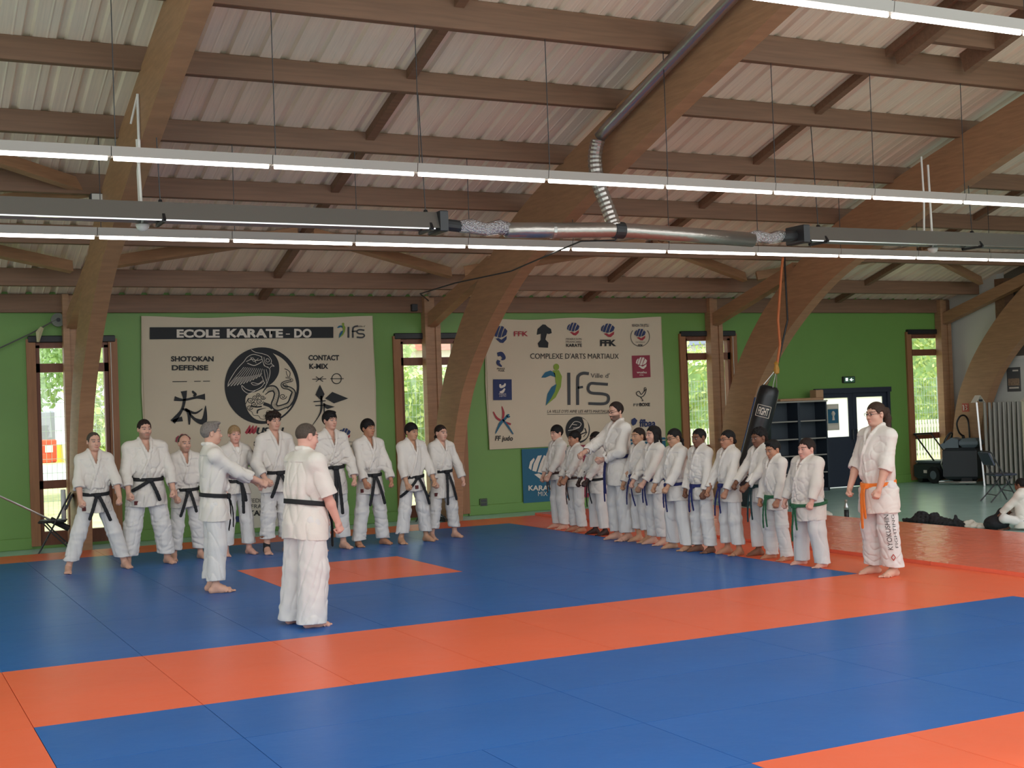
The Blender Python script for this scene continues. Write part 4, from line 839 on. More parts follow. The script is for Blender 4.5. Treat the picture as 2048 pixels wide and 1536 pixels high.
shrub('tree', 'bushy green tree seen through the left half of the leftmost window', 'tree', (2.9, 34.5, -.1), treefn(2.1, 1.75, 6.0), 6500, .10, M_leaf2, 1, gt, wood(3))
shrub('tree', 'bushy green tree seen through the right half of the leftmost window', 'tree', (5.7, 31.4, -.1), treefn(1.5, .3, 5.4), 6500, .10, M_leaf, 2, gt, wood(3))
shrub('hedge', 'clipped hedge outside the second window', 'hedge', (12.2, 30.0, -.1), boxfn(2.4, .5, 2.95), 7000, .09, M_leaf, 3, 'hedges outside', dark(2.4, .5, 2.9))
shrub('tree', 'green tree top seen in the upper pane of the second window', 'tree', (12.1, 32.5, -.1), treefn(1.2, 1.6, 4.8), 2500, .10, M_leaf, 4, gt, wood(3))
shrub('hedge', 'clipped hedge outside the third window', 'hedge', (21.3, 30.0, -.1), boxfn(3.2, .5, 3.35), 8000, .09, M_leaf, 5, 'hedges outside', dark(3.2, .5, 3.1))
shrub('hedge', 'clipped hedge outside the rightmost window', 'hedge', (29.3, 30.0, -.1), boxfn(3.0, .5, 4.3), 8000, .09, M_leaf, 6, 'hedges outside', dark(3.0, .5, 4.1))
M_wire = mat('pale green wire', lin(176, 190, 184), .5, metal=.3)
def wire_fence(label, x0, x1, y, h, m, step=.10):
    e = thing('wire_fence', label, 'fence', ((x0+x1)/2, y, -.1), 0, 'fences outside'); mb = MB(); x = x0; c = (x0+x1)/2
    while x < x1: mb.bar((x-c, 0, 0), (x-c, 0, h), .008, .008, (0, 1, 0)); x += step
    for z in [h*k/9 for k in range(1, 10)]: mb.bar((x0-c, -.008, z), (x1-c, -.008, z), .010, .010)
    mb.build('mesh_panel', m, e); k = x0
    while k < x1: MB().box((k-c-.03, .01, 0), (k-c+.03, .07, h+.05)).build('post', m, e); k += 2.5
wire_fence('green wire mesh fence outside the leftmost window', .6, 7.4, 28.3, 2.6, M_wire); wire_fence('green wire mesh fence outside the second window', 9.8, 15.2, 29.2, 2.6, M_wire); wire_fence('green wire mesh fence outside the third window', 18.2, 24.6, 29.2, 2.4, M_wire); wire_fence('green wire mesh fence outside the rightmost window', 26.4, 32.2, 29.2, 2.3, M_wire)
M_palepicket = mat('white picket', lin(226, 224, 220), .5)
def pickets(label, x0, x1, y, h):
    e = thing('picket_fence', label, 'fence', ((x0+x1)/2, y, -.1), 0, 'white fences outside'); mb = MB(); x = x0; c = (x0+x1)/2
    while x < x1: mb.box((x-c, 0, 0), (x-c+.05, .03, h)); x += .11
    mb.build('pickets', M_palepicket, e); MB().box((x0-c, .03, h*.8), (x1-c, .06, h*.88)).box((x0-c, .03, .15), (x1-c, .06, .22)).build('rail', M_palepicket, e)
pickets('low white picket fence outside the second window', 10.2, 14.6, 28.2, 1.15); pickets('low white picket fence outside the third window', 18.6, 24.2, 28.2, 1.15); pickets('low white picket fence outside the rightmost window', 26.8, 31.8, 28.2, 1.1)
M_tile = mat('red roof tiles', lin(176, 112, 92), .8, var=(6, .2))
e = thing('house', 'house with red tiled roof in the upper pane of the second window', 'house', (17.5, 45, -.1)); MB().box((-3, 0, 0), (4, 6, 4.2)).build('wall', M_palepicket, e); MB().prism([(-3.4, 4.1), (4.4, 4.1), (4.4, 7.0), (-3.4, 7.0)], lambda u, w_, dd: (u, -.4+(w_-4.1)*1.2+dd*.2, w_), 0, 1).build('roof', M_tile, e)
e = thing('house', 'grey roofed house corner in the upper pane of the third window', 'house', (33.6, 44, -.1)); MB().box((-2, 0, 0), (3, 5, 4.4)).build('wall', M_palepicket, e); MB().prism([(-2.4, 4.2), (3.4, 4.2), (.6, 7.0)], lambda u, w_, dd: (u, dd*5, w_), -.05, 1).build('roof', mat('slate', lin(110, 120, 136), .7), e)
def far(px, py, Y): q = on_floor(px, py, -.1); return on_y(px, 842, Y)[0]
xb = far(88, 905, 66)
o = MB().box((xb-.55, 65.6, -.1), (xb+.5, 66.3, 1.0), .05).box((xb-.6, 65.5, -.1), (xb+.2, 65.6, .35), .03).build('road_barrier', mat('orange plastic', lin(232, 96, 60), .5)); rebase(o); tag(o, 'orange plastic barrier across the road outside the leftmost window', 'barrier'); MB().box((.0, -.45, .5), (.35, -.40, .85)).build('white_panel', M_palepicket, o)
o = MB().box((xb-.45, 68, -.1), (xb+.75, 71, 2.4), .08).build('container', mat('grey container', lin(150, 156, 164), .6)); rebase(o); tag(o, 'grey container behind the orange barrier outside the leftmost window', 'container')
o = MB().lathe([(.2, 0), (.2, .04), (.16, .05), (.12, .85)], n=14).build('marker_post', mat('yellow plastic', lin(224, 188, 60), .5)); o.location = (far(115, 900, 66), 65.5, -.1); tag(o, 'yellow marker across the road, right of the orange barrier', 'marker')
# ================================================================ PEOPLE
M_skin = mat('skin', (1, 1, 1, 1), 0.55, attr='pigment', spec=0.35)
M_hair = {k: mat('hair '+k, c, 0.6, var=(60, 0.25), bump=(120, 0.5, 0.01), spec=0.2) for k, c in dict(black=lin(24, 21, 21), brown=lin(58, 42, 33), darkbrown=lin(40, 30, 26), grey=lin(118, 110, 104), blond=lin(150, 122, 88), greybrown=lin(78, 68, 60)).items()}
M_gi = mat('white cotton uniform', lin(216, 208, 198), 0.85, var=(5, 0.03), bump=(90, 0.18, 0.006))
M_tr = mat('white cotton trousers', lin(212, 207, 202), 0.85, var=(5, 0.03), bump=(80, 0.18, 0.006))
M_tee = mat('white cotton vest', lin(225, 220, 212), 0.85)
BELT = {k: mat(k+' cotton belt', c, 0.75, bump=(90, 0.3, 0.006)) for k, c in dict(black=lin(20, 20, 22), brown=lin(66, 42, 36), blue=lin(30, 36, 92), green=lin(36, 92, 58), teal=lin(18, 52, 54), orange=lin(232, 122, 40)).items()}
M_patch = mat('dark red woven label', lin(88, 34, 32), 0.8)
M_spec = mat('spectacle frame', lin(28, 26, 28), 0.3)
SKIN = dict(fair=(205, 158, 136), pink=(212, 160, 142), tan=(178, 126, 98), olive=(188, 142, 112), brown=(122, 82, 62), dark=(58, 40, 36))
def rot(yaw, pitch):
    cy, sy, cp, sp = math.cos(yaw), math.sin(yaw), math.cos(pitch), math.sin(pitch)
    Rz = np.array([[cy, -sy, 0], [sy, cy, 0], [0, 0, 1.0]]); Rx = np.array([[1, 0, 0], [0, cp, -sp], [0, sp, cp]])
    return Rz @ Rx                                   # columns = head axes
def ik(S, Wp, l1, l2, pole):
    d = Wp-S; L = np.linalg.norm(d); L = min(L, (l1+l2)*0.995); u = d/np.linalg.norm(d); Wp = S+u*L
    a = (l1*l1-l2*l2+L*L)/(2*L); h = math.sqrt(max(l1*l1-a*a, 0)); p = pole-u*(pole@u); p /= np.linalg.norm(p)
    return S+u*a+p*h, Wp
HAIRLINE = dict(
    short=[(-.12, .088), (-.088, .074), (-.066, .060), (-.048, .048), (-.036, .012), (-.016, .0), (-.004, .026), (.03, .022), (.045, -.03), (.07, -.065), (.13, -.08)],
    fringe=[(-.12, .040), (-.085, .040), (-.062, .036), (-.045, .012), (-.018, -.004), (-.004, .016), (.03, .012), (.045, -.04), (.07, -.075), (.13, -.09)],
    swept=[(-.12, .082), (-.09, .072), (-.07, .058), (-.05, .042), (-.034, .018), (-.016, .010), (-.004, .028), (.03, .022), (.045, -.02), (.07, -.055), (.13, -.075)],
    receding=[(-.12, .115), (-.085, .1), (-.05, .075), (-.03, .03), (-.012, -.01), (.015, -.015), (.045, -.05), (.07, -.072), (.13, -.085)],
    bald=[(-.12, .2), (-.02, .2), (.0, .02), (.02, -.0), (.045, -.04), (.07, -.07), (.13, -.08)])
def person(label, group, px, H, yaw, hyaw=0, hpitch=0, g=1.0, skin='fair', hair=('short', 'brown', .012), belt='black', beltz=.585, hem=.41, cuff=.8,
           stance=.15, fists=None, feet=0.2, vox=.0075, female=False, beard=0, glasses=False, extra=(), ends=((-.5, .3), (.45, .3)), tee=False, seed=1,
           tilt=0.0, hemz=.065, pos=None, seated=False, z0=0.0, neckdrop=0.0, longhair=None, patch=None, head=1.0, legw=None, lean=0.0):
    P = on_floor(*px, z0) if pos is None else np.array(pos, float)
    root = thing('person', label, 'person', (float(P[0]), float(P[1]), float(P[2])), math.radians(yaw), group)
    root.rotation_euler = (math.radians(lean), 0, math.radians(yaw)); s = H/1.75; sg = s*g; rs = np.random.default_rng(seed); leg = 1.0 if legw is None else legw
    hh = (.112+.063*H)*head; u = hh/.226
    dz = -.40*H if seated else 0.0                        # a sitting figure: the trunk drops to the floor
    Z = lambda f: f*H+dz
    top = H+dz
    zo = top-.016-.112*u; Rh = rot(math.radians(hyaw), math.radians(hpitch)); pivot = np.array([0, .02*u, zo-.08*u])
    ho = pivot+Rh @ np.array([0, -.02*u-neckdrop, .08*u])
    hp = lambda x, y, z: ho+Rh @ (np.array([x, y, z])*u)
    HM = Rh.T
    # ---- jacket trunk profile
    fz = np.array([.30, hem, .50, beltz, beltz+.045, .70, .77, .81, .842, .868, .90])
    frx = np.array([.222, .212, .194, .163, .178, .183, .180, .162, .105, .066, .062])*sg
    fry = np.array([.165, .158, .150, .128, .143, .142, .130, .112, .080, .062, .06])*sg
    if g > 1.05: fry[2:6] *= 1+(g-1)*.5
    if female: frx[3:7] *= .93; fry[4:6] *= 1.03
    frx[-3:] = np.array([.105, .066, .062])*s; fry[-3:] = np.array([.080, .064, .06])*s
    fcy = np.array([.0, .0, .0, .0, -.006, -.004, .004, .012, .018, .02, .02])*s
    fz = fz*H+dz
    def stack(off=0.0, zz=None):
        def fn(X, Y, Zz):
            q = Zz if zz is None else zz
            rx = np.interp(q, fz, frx)-off; ry = np.interp(q, fz, fry)-off; cy = np.interp(q, fz, fcy)
            y = Y-cy; n = np.sqrt((X/rx)**2+(y/ry)**2)+1e-6; gr = np.sqrt((X/rx**2)**2+(y/ry**2)**2)+1e-6
            return n*(n-1)/gr
        return fn
    def front(x, z, off=0.0):
        rx = np.interp(z, fz, frx); ry = np.interp(z, fz, fry); cy = np.interp(z, fz, fcy)
        return cy-(ry+off)*math.sqrt(max(.04, 1-(x/rx)**2))
    # ---- joints
    shx = .158*s*(1+(g-1)*.8)*(.92 if female else 1); shz = Z(.798)
    if fists is None: fists = ((-.23, -.17, .50), (.23, -.17, .50))
    arms = []
    for sx, w in zip((-1, 1), fists):
        S_ = V3(sx*shx, .012*s, shz); Wp = V3(w[0], w[1], w[2]*H+dz)
        pole = V3(sx*.9, .6, -.15) if len(w) < 4 else V3(*w[3])
        E_, Wp = ik(S_, Wp, .172*H, .150*H, pole); arms.append((sx, S_, E_, Wp))
    legs = []
    for sx in (-1, 1):
        hip = V3(sx*.088*sg, .01*s, Z(.50))
        if seated:
            kn = V3(sx*.27*s, -.26*s, .16); an = V3(-sx*.02*s, -.34*s, .09)
        else:
            an = V3(sx*stance, .03*s, .07*s); kn = (hip+an)/2+V3(0, -.025*s, .01)
        legs.append((sx, hip, kn, an))
    # ---- body: one continuous skin
    B = Field()
    B.put('add', .03, (-.3*sg, -.25*sg, Z(.50)), (.3*sg, .25*sg, Z(.868)), lambda X, Y, Zz: np.maximum(stack(.048*s)(X, Y, Zz), np.maximum(Z(.50)-Zz, Zz-Z(.868))))
    B.cone(V3(0, .022*s, Z(.83)), hp(0, .018, -.055), .058*s*(1+(g-1)*.4), .053*u*(1+(g-1)*.5)*(.9 if female else 1), .03)
    B.ell(hp(0, .014, .026), V3(.075, .094, .087)*u, .03, M=HM)
    wf = 1+(g-1)*.35
    B.ell(hp(0, -.025, -.045), V3(.058*wf, .062, .070)*u, .03, M=HM)
    B.ell(hp(0, -.054, -.094), V3(.032*wf, .030, .022)*u, .03, M=HM)
    for sx in (-1, 1):
        B.ell(hp(sx*.036*wf, -.05, -.032), V3(.028, .026, .032)*u, .025, M=HM)
    B.ell(hp(0, -.076, .024), V3(.052, .018, .012)*u, .02, M=HM)
    B.cone(hp(0, -.086, .004), hp(0, -.104, -.034), .008*u, .0125*u, .012)
    for sx in (-1, 1):
        B.ell(hp(sx*.010, -.094, -.038), V3(.010, .010, .007)*u, .008, M=HM)
        B.ell(hp(sx*.031, -.098, .001), V3(.018, .016, .011)*u, .012, 'cut', M=HM)
        B.ell(hp(sx*.031, -.080, .0), V3(.0135, .012, .0115)*u, .003, M=HM)
        B.ell(hp(sx*.078, .014, -.006), V3(.010, .019, .031)*u, .008, M=HM)
        B.ell(hp(sx*.087, .008, -.004), V3(.006, .011, .018)*u, .006, 'cut', M=HM)
    B.ell(hp(0, -.087, -.0655), V3(.022, .010, .0055)*u, .007, M=HM)
    B.ell(hp(0, -.086, -.0765), V3(.019, .010, .006)*u, .007, M=HM)
    hz = []
    for sx, S_, E_, Wp in arms:
        B.chain([S_, (S_+E_)/2, E_], [.050*sg, .046*sg, .040*s], .03); mid = E_+(Wp-E_)*.3
        B.chain([E_, mid, Wp], [.040*s, .039*s*(1+(g-1)*.5), .028*s], .02)
        f = (Wp-E_)/np.linalg.norm(Wp-E_); td = V3(-sx*.45, -1.0, .35); td = td-f*(td@f); td /= np.linalg.norm(td)
        n = np.cross(f, td); n = n if n@V3(-sx, 0, 0) > 0 else -n; k = .92*s*(.92 if female else 1); sd = -td
        hnd = lambda a, b, c: Wp+f*(a*k)+td*(b*k)+n*(c*k)
        B.rbox(hnd(.05, 0, .004), V3(.046, .040, .019)*k, .018*k, .02, M=np.stack([f, td, n]))
        for i in range(4):
            o_ = .030-.0205*i; L_ = (.094, .098, .093, .084)[i]; r_ = (.0118, .0122, .0115, .0100)[i]*k
            B.chain([hnd(L_-.012, o_, -.004), hnd(L_+.004, o_, .030), hnd(L_-.030, o_, .046), hnd(L_-.038, o_, .026)], [r_*1.05, r_, r_*.95, r_*.9], .005)
        B.chain([hnd(.025, .036, .008), hnd(.062, .046, .034), hnd(.086, .022, .052), hnd(.088, -.006, .054)], [.017*k, .0135*k, .012*k, .010*k], .008)
        hz.append((Wp[2]-.11, Wp[2]+.11))
    for sx, hip, kn, an in legs:
        B.chain([hip, kn, an], [.078*sg, .052*s, .036*s], .03)
        a = sx*feet; fd = V3(math.sin(a), -math.cos(a), 0); lt = V3(math.cos(a), math.sin(a), 0)
        if seated: fd = V3(-sx, -.2, 0); lt = V3(0, sx, 0)
        o_ = an*V3(1, 1, 0); fp = lambda l, w_, z: o_+fd*(l*s)+lt*(sx*w_*s)+V3(0, 0, z*s)
        B.chain([an, fp(-.035, 0, .032)], [.034*s, .031*s], .02)
        B.chain([fp(-.04, 0, .028), fp(.06, .004, .032), fp(.145, .002, .020)], [.030*s, .033*s, .021*s], .025)
        B.cone(an, fp(.09, 0, .034), .034*s, .028*s, .025)
        B.cone(fp(.125, -.025, .018), fp(.14, .036, .015), .019*s, .016*s, .02)
        for i in range(5):
            w_ = -.031+.0175*i; B.cone(fp(.145-.006*i*i*.45, w_, .013), fp(.192-.0045*i*i-.004*i, w_*1.05, .011), (.0135 if i == 0 else .0095)*s, (.012 if i == 0 else .0085)*s, .005)
    zf = [(ho[2]-.13, ho[2]+.13, vox*.62)]+[(a, b, vox*.75) for a, b in hz]+[(0, .12, vox*.75)]
    V, Q = B.mesh(vox*.8, zfine=zf)
    q = (V-ho) @ Rh/u; x, y, z = q[:, 0], q[:, 1], q[:, 2]; ax = np.abs(x)
    base = np.array(lin(*SKIN[skin])[:3]); hc = np.array(M_hair[hair[1]].node_tree.nodes['Principled BSDF'].inputs['Base Color'].default_value[:3])
    col = np.tile(base, (len(V), 1))
    def paint(m, c, a=1.0):
        w = np.clip(m, 0, 1)[:, None]*a; col[:] = col*(1-w)+np.array(c)*w
    inh = (np.abs(x) < .1) & (np.abs(y) < .14) & (np.abs(z) < .14)
    soft = lambda d, wd: np.clip(.5-d/wd, 0, 1)*inh
    lipc = base*np.array([.82, .52, .50]); paint(soft(np.maximum(np.abs(x)/.024, np.abs(z+.071)/.0095)-1, .5)*(y < -.06), lipc, .75)
    paint(soft(np.sqrt((x/.03)**2+((z+.071)/.0022)**2)-.8, .6)*(y < -.06), base*.25, .6)
    paint(soft(np.abs(z-(.026-.10*np.abs(ax-.036)))/.0048-1, .6)*(ax > .012)*(ax < .056)*(y < -.045), hc*.8+base*.06, .85)
    if beard:
        m = soft(z+.042, .02)*(y < .012)*(z > -.13)*np.clip((ax-.0)/.001, 0, 1); m = np.where((np.abs(z+.071) < .009) & (ax < .022), 0, m); m = np.where((z > -.055) & (ax < .045) & (np.abs(z+.053) > .006), m*.3, m)
        paint(m, hc*.9, beard)
    eye = np.sqrt(((ax-.031)/.0145)**2+((z-.0005)/.0062)**2)
    paint(soft(eye-1.15, .4)*(y < -.05), hc*.4, .8); paint(soft(eye-.85, .4)*(y < -.05), (.55, .52, .5), .9)
    paint(soft(np.sqrt(((ax-.031)/.0062)**2+((z-.0005)/.0062)**2)-1, .4)*(y < -.05), (.03, .02, .015))
    body = mesh_object('body', (V, Q), M_skin, root, col)
    # ---- hair
    style, tone, th = hair[:3]; Hf = Field(); hl = HAIRLINE[style]; hy = np.array([p[0] for p in hl]); hzv = np.array([p[1] for p in hl])
    bump = hair[3] if len(hair) > 3 else .0
    def hairfn(X, Y, Zz):
        px_, py_, pz_ = X-ho[0], Y-ho[1], Zz-ho[2]
        a, b, c = [(HM[i][0]*px_+HM[i][1]*py_+HM[i][2]*pz_)/u for i in range(3)]
        rx, ry, rz = .0765+th*.8, .096+th*.8, .088+th*1.25
        n = np.sqrt((a/rx)**2+((b-.015)/ry)**2+((c-.026)/rz)**2); d = (n-1)*.085
        line = np.interp(b, hy, hzv)+.006*np.sin(a*170+seed)+.004*np.sin(a*410+seed*2)
        d = d+bump*np.sin(a*150+seed)*np.sin(b*140+1)*np.sin(c*145+2)
        low = c-.0  # below the crown the hair lies on the skull: follow the narrowing head
        d = d+np.clip(-low, 0, 1)*.10
        return np.maximum(d, (line-c)*.8)*u
    e = .14*u
    Hf.put('add', 0, ho-e*np.array([.9, 1.0, 1.0]), ho+e*np.array([.9, 1.05, 1.1]), hairfn)
    if longhair == 'pony':
        Hf.chain([hp(0, .10, .05), hp(0, .14, .03), hp(0, .155, -.05), hp(0, .15, -.14), hp(0, .135, -.22)], [.024*u, .034*u, .04*u, .034*u, .012*u], .02)
    if longhair == 'tail':
        Hf.chain([hp(0, .095, -.03), hp(0, .118, -.06), hp(0, .112, -.12), hp(0, .10, -.18)], [.022*u, .022*u, .019*u, .008*u], .02)
    if longhair == 'bun': Hf.ell(hp(0, .105, -.035), V3(.038, .032, .036)*u, .012, M=HM)
    if longhair == 'long':
        for sx in (-1, 1): Hf.chain([hp(sx*.06, .0, .04), hp(sx*.078, .005, -.05), hp(sx*.082, .0, -.13), hp(sx*.08, -.025, -.22)], [.03*u, .03*u, .033*u, .016*u], .03, flat=(HM[0], .6))
        Hf.chain([hp(0, .08, .03), hp(0, .09, -.08), hp(0, .10, -.2)], [.06*u, .06*u, .045*u], .03, flat=(HM[1], .5))
    if longhair == 'quiff': Hf.ell(hp(0, -.05, .105), V3(.05, .05, .022)*u, .02, M=HM)
    if longhair == 'mop':
        for i in range(46):
            a, b = rs.uniform(-.9, .9), rs.uniform(-1.3, 1.6); p = V3(math.sin(a)*.09, .015-math.cos(a)*math.sin(b)*.10*-1, .035+math.cos(a)*abs(math.cos(b*.8))*.085)
            Hf.ell(hp(*p), V3(.021, .021, .021)*u*rs.uniform(.8, 1.25), .008, M=HM)
    ho_ = mesh_object('hair', Hf.mesh(vox*.62), M_hair[tone], root)
    # ---- jacket
    J = Field(); hemZ = hem*H+dz
    cuts = []
    for sx, S_, E_, Wp in arms:
        r0, r1, r2 = .071*s*(1+(g-1)*.7), .069*s*(1+(g-1)*.6), (.066 if cuff > .5 else .076)*s
        C_ = E_+(Wp-E_)*cuff
        J.cone(V3(sx*.06*s, .014*s, Z(.825)), S_+V3(0, 0, .0), .060*s, r0*.92, .04)
        J.chain([S_, E_], [r0, r1*(1.22 if cuff < .12 else 1)], .055)
        if cuff > .12: J.chain([E_, C_], [r1, r2], .03)
        f = (Wp-E_)/np.linalg.norm(Wp-E_) if cuff > .12 else (E_-S_)/np.linalg.norm(E_-S_); cuts.append((C_ if cuff > .12 else E_, f, r2 if cuff > .12 else r1*1.22))
    for C_, f, r in cuts:                                   # square, hollow cuffs
        J.put('cut', 0, C_-r*1.6, C_+r*1.6+f*0, lambda X, Y, Zz, C_=C_, f=f, r=r: np.maximum(-((X-C_[0])*f[0]+(Y-C_[1])*f[1]+(Zz-C_[2])*f[2]), np.sqrt((X-C_[0]-f[0]*r*.7)**2+(Y-C_[1]-f[1]*r*.7)**2+(Zz-C_[2]-f[2]*r*.7)**2)-r*1.6))
        J.cone(C_-f*.05, C_+f*.05, r-.034, r-.028, .004, 'cut')
    J.put('add', .05, (-.34*sg, -.28*sg, hemZ-.03), (.34*sg, .28*sg, Z(.873)), lambda X, Y, Zz: np.maximum(stack()(X, Y, Zz), np.maximum(hemZ-.02-Zz, Zz-Z(.873))))
    for sx, S_, E_, Wp in arms: J.cone(V3(sx*.06*s, .014*s, Z(.825)), S_, .060*s, .066*s*(1+(g-1)*.7), .04)
    zv, zt = Z(.742 if not female else .765), Z(.872); wd = .064*s; al = math.atan2(wd, zt-zv)
    J.put('cut', .006, (-.13*s, -.3*sg, zv-.01), (.13*s, .03*s, zt+.06), lambda X, Y, Zz: np.maximum(np.abs(X)*math.cos(al)-(Zz-zv)*math.sin(al), Y-.022*s))
    J.cone(V3(0, .024*s, Z(.81)), V3(0, .016*s, Z(.93)), .058*s, .064*s, .004, 'cut')
    def jfold(F, X, Y, Zz):
        mk = np.clip((np.abs(X)-.175*sg)/(.04*s), 0, 1)*np.clip((Zz-hemZ)*20, 0, 1); w = (1-mk)*(wob(X, Y, Zz, (34, 22, 13), seed)*.0056*s+wob(X, Y, Zz, (20, 20, 30), seed+5, 3)*.0030*s)+mk*(wob(X, Y, Zz, (22, 20, 44), seed+7)*.0052*s)
        rg = (1-np.abs(wob(X, Y, Zz, (17, 13, 17), seed+21, 3)))**5*.010*s+(1-np.abs(wob(X, Y, Zz, (26, 20, 30), seed+31, 3)))**6*.006*s; w = w*.75+rg*(Zz < Z(.80))*(1-.85*mk); bl = np.exp(-((Zz-(beltz*H+dz)-.05)/.07)**2); w = w*(1+1.3*bl)
        return np.maximum(F+w, hemZ-Zz+.008*np.sin(X*14+seed)+0*Y)
    for sx in (-1, 1):                                      # collar bands, one lapel crossing over the other
        pts = [(0, .02*s+.070*s, Z(.868)), (sx*.050*s, .058*s, Z(.868)), (sx*.066*s, .02*s, Z(.866)), (sx*.064*s, -.02*s, Z(.853))]
        n = 5
        for i in range(n+1):
            t = i/n; zz = Z(.838)+(zv-Z(.838))*t; xx = sx*(.060*s+(.012*s-.060*s)*t); pts.append((xx, front(xx, zz, -.004), zz))
        xe = -sx*.085*sg if sx > 0 else .03*s
        for i in range(1, 5):
            t = i/4; zz = zv+(beltz*H+dz-zv)*t; xx = sx*.012*s+(xe-sx*.012*s)*t; pts.append((xx, front(xx, zz, -.004 if sx > 0 else -.012), zz))
        J.chain(pts, [.021*s]*len(pts), .004)
    pts = [(-.05*s-.02*s*t, front(-.05*s, beltz*H+dz+(hemZ-beltz*H-dz)*t, -.008), beltz*H+dz+(hemZ-beltz*H-dz)*t) for t in (0, .33, .66, 1)]
    J.chain(pts, [.014*s]*4, .003)
    jk = mesh_object('jacket', J.mesh(vox, extra=jfold), M_gi, root)
    if tee: 
        T = Field(); T.ell(V3(0, front(0, Z(.79))+.045*s, Z(.79)), V3(.07*s, .045*s, .075*s), 0); mesh_object('vest', T.mesh(vox), M_tee, root)
    if patch:
        zz = hemZ+.05; xx = patch*s; yy = front(xx, zz, .010)
        MB().box((xx-.022, yy-.006, zz-.024), (xx+.022, yy+.012, zz+.024)).build('woven_label', M_patch, root)['label'] = 'small dark red label on the jacket hem'
    # ---- trousers
    T = Field(); hz_ = hemz*H
    for sx, hip, kn, an in legs:
        rr = (.100*sg, .094*s*(1+(g-1)*.8)*leg, .098*s*(1+(g-1)*.4)*leg)
        if seated: T.chain([hip, kn, an+V3(0, 0, .02)], [.10*sg, .085*s, .07*s], .04)
        else:
            lo_ = an+V3(0, 0, -.03); T.chain([hip, kn, lo_], rr, .03)
            T.cone(V3(an[0], an[1], hz_-.06), V3(an[0]*.99, an[1], hz_+.045), rr[2]-.030, rr[2]-.036, .004, 'cut')
    T.ell(V3(0, .01*s, Z(.50)), V3(.150*sg, .105*sg, .08*s), .04)
    def tfold(F, X, Y, Zz):
        lowz = np.exp(-np.clip(Zz-hz_, 0, 9)/(.10*s)); kne = np.exp(-((Zz-Z(.28))/(.07*s))**2)
        w = wob(X, Y, Zz, (22, 22, 58), seed+9)*s*(.0035+0.006*lowz+.0045*kne)+wob(X, Y, Zz, (60, 60, 16), seed+3, 3)*.003*s
        F = F+w+(1-np.abs(wob(X, Y, Zz, (20, 16, 15), seed+41, 3)))**5*.010*s
        return F if seated else np.maximum(F, hz_-Zz+.006*np.sin(X*22+seed)+0*Y)
    mesh_object('trousers', T.mesh(vox, extra=tfold), M_tr, root)
    # ---- belt with its two hanging ends
    zb = beltz*H+dz; BM = BELT[belt]; bt = Field(); ry0 = np.interp(zb, fz, fry)
    pl = lambda X, Y: zb+tilt*X+.10*Y
    bt.put('add', 0, (-.34*sg, -.28*sg, zb-.09), (.34*sg, .28*sg, zb+.09), lambda X, Y, Zz: np.maximum(np.maximum(stack(-.015, zb)(X, Y, Zz)+0*Zz, -(stack(.012, zb)(X, Y, Zz))+0*Zz), np.abs(Zz-pl(X, Y))-.021*s))
    yk = front(0, zb, .016); zk = float(pl(0, yk))
    bt.rbox(V3(0, yk-.006, zk-.004), V3(.042, .024, .028)*s, .014*s, .008)
    bo = mesh_object('belt', bt.mesh(vox*.8), BM, root)
    for dx, L in ends:
        E = Field(); pts = []
        for i in range(6):
            t = i/5; xx = dx*L*t*s+(.012 if dx > 0 else -.012)*(1-t); zz = zk-.01-L*s*t*math.sqrt(max(.1, 1-dx*dx)); pts.append(V3(xx, front(xx*.8, max(zz, fz[0]), .024)-.012*math.sin(t*3), zz))
        E.chain(pts, [.023*s]*6, .004, flat=(V3(0.1, 1, 0), .3)); mesh_object('belt_end', E.mesh(vox*.7), BM, bo)
    if glasses:
        G = MB()
        for sx in (-1, 1):
            G.tube([hp(sx*.033+.021*math.cos(a*math.pi/6)*1.0, -.103, -.001+.015*math.sin(a*math.pi/6)) for a in range(12)], .0022, 5, closed=True)
            G.tube([hp(sx*.054, -.101, .004), hp(sx*.076, -.06, .004), hp(sx*.082, .01, .002)], .0022, 5)
        G.tube([hp(-.012, -.104, .003), hp(.012, -.104, .003)], .0025, 5); G.build('eyeglasses', M_spec, root)
    for fn in extra: fn(root, dict(s=s, H=H, hp=hp, legs=legs, arms=arms, front=front, u=u))
    return root
# ---------------------------------------------------------------- the black belts along the green wall
ROW1 = 'black belts standing along the green wall'
ROW2 = 'line of students facing the instructors'
person('leftmost person, white uniform and black belt, widest stance, before the left window', ROW1, (195, 1141), 1.68, 2, hyaw=10, skin='fair', hair=('receding', 'greybrown', .006), beltz=.555, hem=.42, cuff=.38,
       stance=.33, fists=((-.22, -.25, .515), (.24, -.25, .515)), ends=((-.35, .30), (.42, .34)), seed=11, patch=-.16, hemz=.085)
person('heavily built person in white uniform with black belt and stubble, second from the left', ROW1, (297, 1130), 1.81, 3, hyaw=6, g=1.2, skin='fair', hair=('short', 'darkbrown', .010), beard=.38, beltz=.595, hem=.405, cuff=.72,
       stance=.245, fists=((-.27, -.22, .50), (.28, -.22, .505)), ends=((-.88, .22), (.42, .25)), seed=12, tilt=-.03, patch=-.16, hemz=.07)
person('bald person with black belt half hidden behind the instructor whose arm reaches out', ROW1, (376, 1119), 1.60, 2, hyaw=8, g=1.05, skin='fair', hair=('bald', 'greybrown', .007), beard=.3, beltz=.565, hem=.42, cuff=.75,
       stance=.17, fists=((-.19, -.24, .485), (.21, -.22, .485)), ends=((-.35, .36), (.3, .3)), seed=13, hemz=.085)
